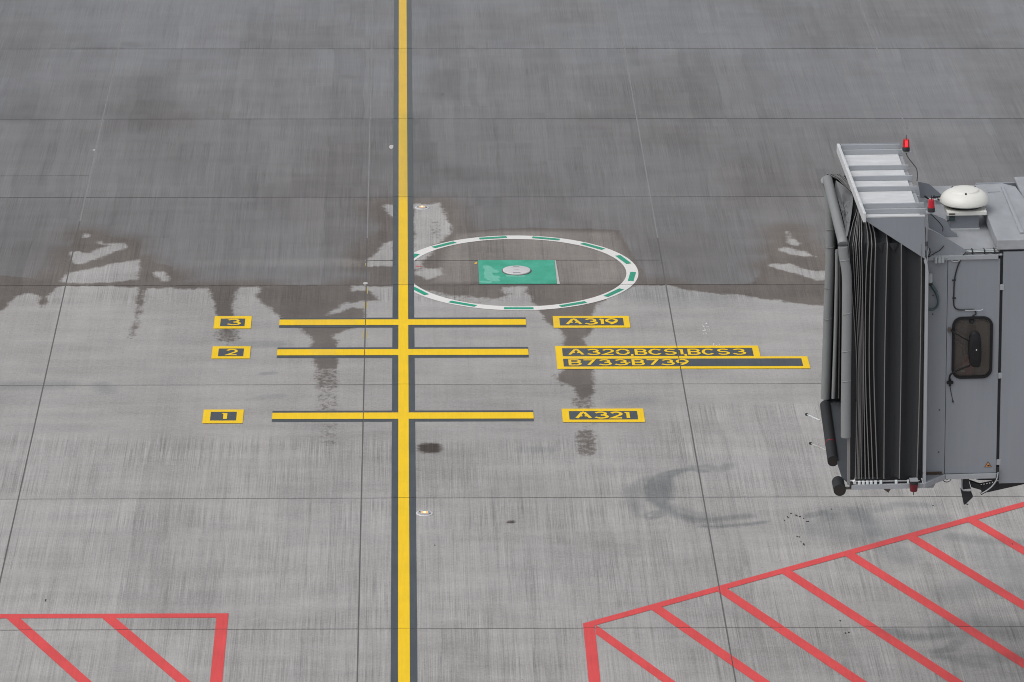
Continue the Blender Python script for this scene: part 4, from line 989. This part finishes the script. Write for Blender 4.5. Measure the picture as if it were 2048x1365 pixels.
MB().box(va0 - 0.02, va0 + 0.055, vb - 0.079, vb - 0.0755, 3.103, 3.122).build('vent_plate', MAT['brown'], vent)
wire('cable', [(va0 - 0.01, vb - 0.02, 3.02), (va0 - 0.08, vb - 0.03, 2.99), (va0 - 0.20, vb - 0.05, 2.94)], 0.010, MAT['cable'])
MB().box(va0 - 0.012, va0 + 0.06, vb - 0.03, vb - 0.001, 3.01, 3.06).build('vent_switch', MAT['hose'], vent)
q = [(0.508, 0.355, 2.93), (0.601, 0.418, 2.93), (0.698, 0.422, 2.93), (0.82, 0.423, 2.93), (0.878, 0.399, 2.93), (0.908, 0.347, 2.93)]
wire('conduit', [(p[0], BW + 0.02, 2.915) for p in q], 0.012, MAT['grey_cable'])
wire('conduit', [(p[0], BW + 0.05, 2.925) for p in q], 0.012, MAT['grey_cable'])
wire('cable', [(p[0], BW - 0.006, 2.915) for p in q], 0.006, MAT['cable'])
wire('cable', [(p[0], BW + 0.075, 2.93) for p in q], 0.006, MAT['cable'])
for p in [(0.591, 0.389, 2.93), (0.738, 0.399, 2.93), (0.859, 0.39, 2.93)]:
    MB().box(p[0] - 0.006, p[0] + 0.006, BW - 0.014, BW + 0.09, 2.90, 2.945).build('cable_clip', MAT['cable'], br)
wire('conduit', wb([(0.054, 0.26, 2.99), (0.045, 0.26, 2.952), (0.04, 0.26, 2.895), (0.035, 0.26, 2.831), (0.032, 0.26, 2.8)], BW - 0.03), 0.010, MAT['nylon'])
wire('cable', wb([(0.021, 0.26, 2.959), (0.016, 0.26, 2.895), (0.026, 0.26, 2.831)], BW - 0.02), 0.008, MAT['cable'])
wire('cable', wb([(0.06, 0.26, 2.996), (0.073, 0.26, 2.945), (0.049, 0.26, 2.882)], BW - 0.045), 0.006, MAT['cable'])
wire('cable', [(p[0], BW - 0.03, p[2]) for p in [(0.24, 0.25, 3.02), (0.192, 0.25, 2.964), (0.12, 0.25, 2.922), (0.054, 0.25, 2.879)]], 0.006, MAT['cable'])
# wires behind the second beacon
wire('cable', [(0.257, 2.522, 2.95), (0.295, 2.413, 2.95), (0.35, 2.451, 2.95), (0.417, 2.489, 2.95), (0.48, 2.485, 2.95)], 0.012, MAT['cable'])
wire('cable', [(0.285, 2.435, 2.95), (0.353, 2.366, 2.95), (0.426, 2.403, 2.95), (0.485, 2.42, 2.95)], 0.012, MAT['nylon'])
wire('cable', [(0.37, 2.514, 2.95), (0.405, 2.383, 2.95), (0.473, 2.314, 2.95)], 0.014, MAT['cable'])

# canopy over the bellows
ZC = 3.470
MB().prism([(-0.745, 0.02, ZC - 0.015), (-0.075, 0.02, ZC - 0.015), (-0.075, 3.10, ZC - 0.015), (-0.760, 3.10, ZC - 0.015)], (0, 0, 0.015)).build('canopy_sheet', MAT['pale'], br)
MB().prism([(-0.073, 0.02, ZC - 0.06), (-0.020, 0.02, ZC - 0.06), (-0.020, 3.08, ZC - 0.06), (-0.073, 3.08, ZC - 0.06)], (0, 0, 0.035)).build('canopy_flange', MAT['roof'], br)
for q in ([(-0.77, 2.902, 3.53), (-0.027, 2.886, 3.53)], [(-0.772, 2.671, 3.53), (-0.024, 2.65, 3.53)], [(-0.755, 1.982, 3.53), (-0.013, 1.966, 3.53)], [(-0.759, 1.535, 3.53), (-0.013, 1.51, 3.53)],
          [(-0.746, 1.081, 3.53), (-0.002, 1.065, 3.53)], [(-0.733, 0.381, 3.53), (0.006, 0.366, 3.53)], [(-0.734, 0.158, 3.53), (0.008, 0.139, 3.53)]):
    a, b = q
    MB().prism([(a[0], a[1], ZC + 0.001), (b[0], b[1], ZC + 0.001), (b[0], b[1] + 0.028, ZC + 0.001), (a[0], a[1] + 0.028, ZC + 0.001)], (0, 0, 0.060)).build('canopy_beam', FR, br, 0.004)
    if 0.6 < b[1] < 2.9:
        MB().box(b[0] - 0.05, b[0] + 0.015, b[1] - 0.075, b[1] - 0.055, ZC - 0.058, ZC - 0.035).build('beam_bracket', FR, br)
q = [(-0.809, 2.893, 3.555), (-0.759, -0.075, 3.555)]
a, b = q
MB().prism([(a[0] - 0.016, a[1], ZC - 0.03), (a[0] + 0.020, a[1], ZC - 0.03), (b[0] + 0.020, b[1], ZC - 0.03), (b[0] - 0.016, b[1], ZC - 0.03)], (0, 0, 0.115)).build('canopy_edge_bar', MAT['pale'], br, 0.004)
fas = [(-0.768, 0, 3.483), (-0.027, 0, 3.48), (-0.01, 0, 2.933), (-0.764, 0, 3.453)]
MB().prism(fas, (0, 0.02, 0)).build('canopy_fascia', W, br, 0.004)
MB().prism([(p[0], D - 0.01, p[2]) for p in fas], (0, 0.02, 0)).build('canopy_fascia', W, br, 0.004)
MB().box(-0.768, -0.026, -0.002, 0.03, fas[0][2] - 0.008, fas[0][2] + 0.006).build('fascia_cap', MAT['pale'], br)

# beacons
def beacon(p, r, h, label, lit, flip=False, lens=None):
    e = empty('beacon'); e.parent = br; e.location = p
    if label: e['label'] = label
    if flip: e.rotation_euler = (math.pi, 0, 0)
    MB().lathe((0, 0, 0), [(r * 1.05, 0.0), (r * 1.08, 0.030), (r * 0.96, 0.048)], 16).build('beacon_base', MAT['dark_metal'], e)
    if lit:
        MB().lathe((0, 0, 0.049), [(r * 1.0, 0.0), (r * 0.86, h)], 16).build('beacon_lens', MAT['lens_shell'], e)
        MB().box(-r * 0.38, r * 0.38, -r * 1.03, -r * 0.5, 0.062, 0.042 + h).build('lamp_element', MAT['lens_core'], e, 0.004)
    else:
        MB().lathe((0, 0, 0.049), [(r * 1.0, 0.0), (r * 0.84, h)], 16).build('beacon_lens', lens or MAT['lens_unlit'], e)
    MB().tube([(0, 0, 0.049 + h), (0, 0, 0.10 + h)], 0.005, 6).build('beacon_pin', MAT['dark_metal'], e)
    return e
p1 = (0.016, 2.571, 3.54)
beacon(p1, 0.044, 0.098, 'glowing red beacon', True)
MB().box(p1[0] - 0.05, p1[0] + 0.065, p1[1] - 0.03, p1[1] + 0.05, 3.520, 3.534).build('beacon_bracket', FR, br)
p2 = (0.054, 0.028, 3.53)
beacon(p2, 0.042, 0.098, 'unlit red beacon', False)
MB().box(p2[0] - 0.06, p2[0] + 0.07, p2[1] - 0.03, p2[1] + 0.05, 3.510, 3.524).build('beacon_bracket', FR, br)
wire('cable', [(0.02, 2.607, 3.5), (0.024, 2.408, 3.5), (0.056, 2.122, 3.5), (0.077, 1.904, 3.5), (0.06, 1.626, 3.5), (0.029, 1.394, 3.5)], 0.006, MAT['cable'])
wire('cable', wb([(0.111, 0.6, 3.307), (0.13, 0.6, 3.243), (0.192, 0.6, 3.178), (0.254, 0.6, 3.113), (0.297, 0.6, 3.048), (0.298, 0.6, 2.997)], 0.9), 0.006, MAT['cable'])
p3 = (-0.124, -0.09, 0.096)
beacon((p3[0], -0.09, p3[2] + 0.035), 0.054, 0.092, 'dark red beacon hanging upside down', False, True, MAT['lens_dark'])
MB().box(p3[0] - 0.05, p3[0] + 0.05, -0.15, -0.036, p3[2] + 0.036, p3[2] + 0.046).build('beacon_bracket', FR, br)

# bellows: hoops with pleated fabric between them
TOPX = [1697, 1705.6, 1709.7, 1713, 1718, 1723, 1736.4, 1744, 1751.3, 1774.8, 1802.7, 1842.5]
RIB = [
    [(-0.83, 0, 0.131), (-0.824, 0, 1.544), (-0.905, 0, 2.657), (-0.941, 0, 3.146)], [(-0.811, 0, 0.131), (-0.803, 0, 1.544), (-0.864, 0, 2.656), (-0.889, 0, 3.144)], [(-0.793, 0, 0.13), (-0.788, 0, 1.543), (-0.837, 0, 2.656), (-0.864, 0, 3.144)],
    [(-0.778, 0, 0.13), (-0.775, 0, 1.543), (-0.816, 0, 2.655), (-0.845, 0, 3.143)], [(-0.754, 0, 0.129), (-0.761, 0, 1.543), (-0.792, 0, 2.655), (-0.814, 0, 3.143)], [(-0.708, 0, 0.128), (-0.745, 0, 1.542), (-0.768, 0, 2.654), (-0.784, 0, 3.142)],
    [(-0.662, 0, 0.127), (-0.722, 0, 1.542), (-0.726, 0, 2.653), (-0.704, 0, 3.14)], [(-0.615, 0, 0.126), (-0.675, 0, 1.541), (-0.673, 0, 2.652), (-0.658, 0, 3.139)], [(-0.562, 0, 0.125), (-0.619, 0, 1.539), (-0.62, 0, 2.651), (-0.614, 0, 3.138)],
    [(-0.481, 0, 0.123), (-0.488, 0, 1.536), (-0.48, 0, 2.648), (-0.472, 0, 3.135)], [(-0.292, 0, 0.118), (-0.287, 0, 1.532), (-0.298, 0, 2.644), (-0.304, 0, 3.131)], [(-0.075, 0, 0.113), (-0.057, 0, 1.526), (-0.057, 0, 2.638), (-0.064, 0, 3.126)]]
def hoop(leg):
    """near leg, corner, roof, far corner, far leg"""
    P = [Vector(p) for p in smooth_path(leg, 4)]
    a = leg[-1][0]
    da = a + 0.941                                   # 0 for the foremost hoop
    s = max(0.0, 1 - da / 0.30)                      # the front hoops sag towards the canopy
    roof = [Vector((a + 0.035 * s, 0.13, 3.235)), Vector((a + 0.10 * s, 0.5, 3.26)), Vector((a + 0.225 * s, 1.2, 3.235)), Vector((a + 0.265 * s, 2.10, 3.13)), Vector((a + 0.115 * s, 2.84, 3.12))]
    far = [Vector((p.x, 2.95, p.z)) for p in reversed(P)]
    return P + roof + far
hoops = [hoop(r) for r in RIB]
for k, h in enumerate(hoops):
    MB().tube(h, 0.0045 if k < 5 else 0.0065, 6).build('bellows_rib', MAT['rib'], br)
for h0, h1 in zip(hoops, hoops[1:]):
    gapw = (h1[-1] - h0[-1]).length
    dep = min(0.10, 0.035 + gapw * 0.45)
    cols = 7
    mid = lambda p: Vector((p.x, 1.5, min(p.z, 2.6)))
    vv, ff = [], []
    for p0, p1 in zip(h0, h1):
        for k in range(cols):
            t = k / (cols - 1)
            p = p0.lerp(p1, t)
            inw = (mid(p) - p).normalized()
            inw.x = 0
            prof = 1 - abs(2 * t - 1) ** 1.6
            ripple = 0.016 * math.sin(6.3 * t * 2 + p.z * 1.1) * prof if gapw > 0.1 else 0.0
            vv.append(p + inw * (dep * prof + ripple + 0.003))
    m = len(h0)
    ff = [(i * cols + k, i * cols + k + 1, (i + 1) * cols + k + 1, (i + 1) * cols + k) for i in range(m - 1) for k in range(cols - 1)]
    MB().add(vv, ff, True).build('bellows_fold', MAT['fabric'], br)
MB().box(-0.012, -0.002, 0.10, D - 0.05, 0.10, 3.30).build('bellows_back', MAT['fabric'], br)
# gathered corners of the wide folds
for q in ([(-0.597, 0, 3.138), (-0.536, 0, 3.016), (-0.483, 0, 3.135)], [(-0.465, 0, 3.135), (-0.391, 0, 3.032), (-0.314, 0, 3.125)], [(-0.766, 0, 3.135), (-0.741, 0, 3.04), (-0.712, 0, 3.134)]):
    a, b, c = [Vector(p) for p in q]
    MB().add([a + Vector((0, 0.055, 0)), b + Vector((0, 0.045, 0)), c + Vector((0, 0.055, 0)), (a + c) / 2 + Vector((0, 0.020, 0.012)), b + Vector((0, 0.028, 0.04))], [(0, 1, 4, 3), (1, 2, 3, 4)], True).build('gathered_fold', MAT['fabric'], br)
# far curtain that closes the opening behind the pads
MB().box(-0.925, -0.03, 2.975, 2.99, 0.06, 3.06).build('far_curtain', MAT['fabric'], br)

# front curtain top and padded bumper frame
ct = [(-0.848, 2.703, 3.13), (-0.764, 2.382, 3.14), (-0.701, 2.047, 3.13), (-0.786, 1.216, 3.2), (-0.906, 0.319, 3.24), (-0.966, 0, 3.241), (-0.915, 0.871, 3.15), (-0.896, 1.692, 3.12), (-0.878, 2.502, 3.08)]
mb = MB()
cen = Vector((sum(p[0] for p in ct) / len(ct), sum(p[1] for p in ct) / len(ct), sum(p[2] for p in ct) / len(ct) - 0.03))
ringv = smooth_path([Vector(p) for p in ct] + [Vector(ct[0])], 3)
lay = []
for t in (1.0, 0.75, 0.5, 0.25, 0.02):
    lay.append([cen.lerp(p, t) + Vector((0, 0, 0.022 * math.sin(9 * p.y + 7 * t) * (1 - t) * t * 4)) for p in ringv])
m = len(ringv)
for r0, r1 in zip(lay, lay[1:]): mb.add(r0 + r1, [(i, i + 1, m + i + 1, m + i) for i in range(m - 1)], True)
mb.build('front_curtain', MAT['curtain'], br)
MB().prism([(p[0], p[1], p[2]) for p in [(-0.948, 0.25, 3.161), (-0.917, 0.25, 3.047), (-0.812, 0.25, 1.457), (-0.817, 0.25, 0.024), (-0.885, 0.25, 0.025), (-0.904, 0.25, 1.459)]], (0, 0.01, 0)).build('front_curtain', MAT['fabric'], br)
q = [(-0.923, 1.318, 3.12), (-0.849, 1.458, 3.12), (-0.778, 1.621, 3.12), (-0.74, 1.765, 3.12)]
MB().tube(smooth_path([(p[0], p[1], 3.128) for p in q], 4), 0.008, 6).build('curtain_seam', MAT['curtain'], br)

pad = empty('bumper_frame'); pad.parent = br
near = [(-0.958, -0.05, 0.7), (-0.961, -0.05, 1.178), (-0.958, -0.05, 2.077), (-0.96, -0.05, 2.65), (-0.97, -0.05, 2.84), (-1.002, -0.05, 3.018), (-1.013, -0.05, 3.132)]
roofp = [(-1.012, 0.02, 3.19), (-1.006, 0.35, 3.185), (-0.985, 1.2, 3.16), (-0.962, 2.1, 3.13), (-0.945, 2.80, 3.11)]
farp = [(-0.935, 2.92, 2.994), (-0.909, 2.92, 2.795), (-0.894, 2.92, 2.143), (-0.914, 2.92, 1.32), (-0.941, 2.92, 0.143)]
MB().tube(smooth_path(near, 4), 0.060, 16).build('bumper_pad', MAT['pad'], pad)
MB().tube(smooth_path([(near[-1][0], -0.04, near[-1][2] + 0.03)] + roofp, 4), 0.061, 16).build('bumper_pad', MAT['pad'], pad)
MB().tube(smooth_path([(-0.968, 2.86, 3.09)] + farp, 4), 0.060, 16).build('bumper_pad', MAT['pad'], pad)
for y, b, x in ((626, -0.05, 1693), (701, -0.05, 1692.4), (761, -0.05, 1692), (523, -0.05, 1690)):
    p = [(-0.0, b, 0)]
    c = Vector({626: (-0.961, -0.05, 2.294), 701: (-0.961, -0.05, 1.815), 761: (-0.961, -0.05, 1.43), 523: (-0.992, -0.05, 2.973)}[y])
    MB().tube([c + Vector((-0.052, -0.040, -0.006)), c + Vector((-0.02, -0.060, 0.0)), c + Vector((0.03, -0.058, 0.008)), c + Vector((0.055, -0.030, 0.012))], 0.006, 6).build('pad_crease', MAT['pad'], pad)
for c in ((-0.906, 2.92, 2.423), (-0.901, 2.92, 2.184), (-0.919, 2.92, 1.643), (-0.923, 2.92, 1.226)):
    c = Vector(c)
    MB().tube([c + Vector((-0.055, -0.035, 0.008)), c + Vector((-0.02, -0.060, 0.0)), c + Vector((0.03, -0.056, 0.004)), c + Vector((0.055, -0.030, 0.018))], 0.006, 6).build('pad_crease', MAT['pad'], pad)
MB().tube([(p[0], 2.75, p[2]) for p in [(-0.821, 2.75, 2.196), (-0.821, 2.75, 1.796), (-0.834, 2.75, 0.992), (-0.854, 2.75, 0.201)]], 0.026, 10).build('inner_pad', MAT['pad'], pad)
MB().tube([(p[0], 2.80, p[2]) for p in [(-0.785, 2.8, 2.179), (-0.776, 2.8, 1.511), (-0.782, 2.8, 0.182)]], 0.008, 6).build('curtain_edge', MAT['rib'], pad)
q = [(-0.938, -0.03, 0.692), (-0.902, -0.03, 0.691), (-0.896, -0.03, 0.052), (-0.933, -0.03, 0.066)]
MB().prism(q, (0, 0.03, 0)).build('frame_leg', MAT['rib'], pad, 0.003)

# floor flap, rubber bumpers, feelers
q = [(-0.956, 3.04, 0.08), (-0.613, 3.056, 0.08), (-0.897, 0.001, 0.08), (-0.974, 0.233, 0.08), (-0.995, 1.088, 0.08), (-0.988, 2.096, 0.08)]
MB().prism([(p[0], p[1], 0.055) for p in q], (0, 0, 0.025)).build('floor_flap', MAT['flap'], br)
r0, r1 = Vector((-0.952, 2.829, 0.08)), Vector((-1.037, 0.767, 0.08))
ax = (r1 - r0).normalized()
ro = MB().tube([r0, r0.lerp(r1, .5), r1], 0.068, 22).build('rubber_bumper', MAT['rubber'], br)
MB().tube([r1 + ax * 0.001, r1 + ax * 0.003], 0.050, 18).build('bumper_end', MAT['signblack'], ro)
rm = r0.lerp(r1, 0.70)
MB().tube([rm, rm + ax * 0.012], 0.0695, 22).build('bumper_band', MAT['lens_unlit'], ro)
s0, s1 = Vector((-1.018, 0.283, -0.01)), Vector((-1.022, -0.013, -0.01))
ro = MB().tube([s0, s1], 0.076, 22).build('rubber_bumper', MAT['rubber'], br)
MB().tube([s1 + (s1 - s0).normalized() * 0.001, s1 + (s1 - s0).normalized() * 0.004], 0.062, 20).build('bumper_end', MAT['signblack'], ro)
for tip, root in (((-1.202, 2.568, 0.05), (-1.06, 2.352, 0.05)), ((-1.242, 1.494, 0.05), (-1.036, 1.19, 0.05))):
    rod = MB().tube([root, tip], 0.008, 6).build('feeler_rod', MAT['nylon'] if tip[1] > 1.8 else MAT['patch'], br)
    t = Vector(tip); d = (t - Vector(root)).normalized()
    MB().tube([t, t + d * 0.03], 0.018, 8).build('feeler_tip', MAT['dark_metal'], rod)

# roller rail along the sill
MB().tube([(-0.862, -0.02, 0.105), (-0.046, -0.02, 0.094)], 0.007, 8).build('roller_rod', MAT['steel'], br)
MB().tube([(-0.863, -0.03, 0.104), (-0.838, -0.03, 0.12)], 0.016, 10).build('rod_end', MAT['nylon'], br)
MB().box(-0.90, -0.86, -0.03, 0.03, 0.02, 0.09).build('rod_bracket', MAT['dark_metal'], br, 0.006)
for x in (1721.1, 1728.8, 1736.5, 1744, 1752.4, 1762.5, 1791.8, 1815.5):
    p = (-0.408, -0.02, 0.094)
    k = (x - 1780) * 0.0064045
    MB().box(p[0] + k - 0.0165, p[0] + k + 0.0165, -0.036, -0.002, 0.063, 0.108).build('roller_block', MAT['nylon'], br, 0.004)

# things slung below the floor
MB().prism([(-0.953, 0.05, -0.007), (-0.621, 0.05, -0.011), (-0.621, 0.05, -0.03), (-0.952, 0.05, -0.026)], (0, 0.05, 0)).build('flat_bar', MAT['brown'], br)
MB().prism([(-0.511, 0.05, -0.007), (-0.418, 0.05, -0.081), (-0.393, 0.05, -0.039), (-0.418, 0.05, -0.009)], (0, 0.03, 0)).build('flat_bar', MAT['brown'], br)
q = [(0.054, 0.15, -0.071), (0.146, 0.15, -0.07), (0.167, 0.15, -0.028), (0.167, 0.15, 0.025), (0.102, 0.15, 0.013), (0.041, 0.15, -0.038)]
MB().prism(q, (0, 0.12, 0)).build('junction_box', FR, br, 0.008)
u = [(0.691, 0.3, -0.007), (0.612, 0.3, -0.003), (0.538, 0.3, -0.005), (0.513, 0.3, -0.02), (0.511, 0.3, -0.092), (0.516, 0.3, -0.145), (0.535, 0.3, -0.168), (0.591, 0.3, -0.172), (0.631, 0.3, -0.169)]
MB().tube(u, 0.010, 8).build('hanger_frame', FR, br)
MB().prism([(0.486, 0.33, -0.004), (0.604, 0.33, -0.014), (0.605, 0.33, -0.066), (0.631, 0.33, -0.159), (0.532, 0.33, -0.164), (0.512, 0.33, -0.038)], (0, 0.10, 0)).build('hanger_block', MAT['dark_metal'], br)
MB().prism([(0.498, 0.32, -0.145), (0.531, 0.32, -0.166), (0.63, 0.32, -0.182), (0.655, 0.32, -0.248), (0.652, 0.32, -0.271), (0.565, 0.32, -0.361), (0.546, 0.32, -0.364)], (0, 0.012, 0)).build('hanging_flap', MAT['rubber'], br)
MB().prism([(0.619, 0.42, -0.092), (0.752, 0.42, -0.142), (0.779, 0.42, -0.217), (0.646, 0.42, -0.173)], (0, 0.06, 0)).build('hanger_arm', MAT['dark_metal'], br)
MB().prism([(0.687, 0.35, -0.017), (0.705, 0.35, -0.014), (0.718, 0.35, -0.054), (0.7, 0.35, -0.053)], (0, 0.03, 0)).build('angle_bracket', FR, br)
MB().prism([(0.73, 0.5, -0.064), (0.959, 0.5, -0.066), (0.96, 0.5, -0.122), (0.737, 0.5, -0.11)], (0, 0.2, 0)).build('drive_box', MAT['dark_metal'], br)
tray = empty('cable_tray'); tray.parent = br
MB().prism([(0.756, 0.5, -0.16), (0.948, 0.5, -0.122), (0.948, 0.5, -0.132), (0.76, 0.5, -0.172)], (0, 0.02, 0)).build('tray_rail', MAT['dark_metal'], tray)
MB().prism([(0.766, 0.5, -0.187), (0.961, 0.5, -0.155), (0.974, 0.5, -0.212), (0.876, 0.5, -0.262), (0.783, 0.5, -0.267)], (0, 0.02, 0)).build('tray_side', MAT['dark_metal'], tray)
for k in range(6):
    x = 1960 + k * 5.6
    a0, a1 = Vector((0.763, 0.5, -0.167)), Vector((0.936, 0.5, -0.132))
    p = a0.lerp(a1, k / 5)
    MB().box(p.x - 0.009, p.x + 0.009, 0.501, 0.519, p.z - 0.045, p.z + 0.004).build('tray_rung', MAT['dark_metal'], tray)
MB().prism([(0.858, 0.55, -0.297), (1.34, 0.55, -0.193), (1.34, 0.55, -0.167), (0.992, 0.55, -0.158), (0.919, 0.55, -0.223)], (0, 0.03, 0)).build('underside_brace', MAT['dark_metal'], br)
wire('hose', [(p[0], 0.24, p[2]) for p in [(0.945, 0.24, 0.15), (0.947, 0.24, 0.071), (0.928, 0.24, -0.018), (0.88, 0.24, -0.097), (0.824, 0.24, -0.15), (0.769, 0.24, -0.181), (0.741, 0.24, -0.197)]], 0.016, MAT['cable'])
wire('hose', [(p[0], 0.222, p[2]) for p in [(0.949, 0.22, 0.091), (0.931, 0.22, -0.007), (0.883, 0.22, -0.084), (0.827, 0.22, -0.136), (0.772, 0.22, -0.17), (0.742, 0.22, -0.186)]], 0.008, MAT['grey_cable'])
wire('cable', [(p[0], 0.30, p[2]) for p in [(0.267, 0.3, 0.006), (0.286, 0.3, -0.034), (0.322, 0.3, -0.052), (0.36, 0.3, -0.041), (0.39, 0.3, -0.004), (0.421, 0.3, -0.001), (0.477, 0.3, -0.016)]], 0.005, MAT['cable'])
wire('cable', [(p[0], 0.31, p[2]) for p in [(0.231, 0.31, -0.013), (0.305, 0.31, -0.012), (0.33, 0.31, -0.023), (0.367, 0.31, -0.005)]], 0.006, MAT['cable'])

# lift column and wheels that carry the tunnel, farther along it
for s in (0.55, 2.75):
    MB().box(6.0, 6.35, s - 0.17, s + 0.17, -3.40, 0.0).build('lift_column', FR, br, 0.02)
MB().box(5.95, 6.40, 0.3, 3.0, -3.62, -3.28).build('axle_beam', MAT['frame'], br, 0.02)
for s in (0.95, 2.35):
    wh = MB().tube([(6.17, s - 0.17, -3.635), (6.17, s + 0.17, -3.635)], 0.50, 28).build('wheel', MAT['rubber'], br, 0.04)
    MB().tube([(6.17, s - 0.18, -3.635), (6.17, s + 0.18, -3.635)], 0.22, 20).build('rim', FR, wh)
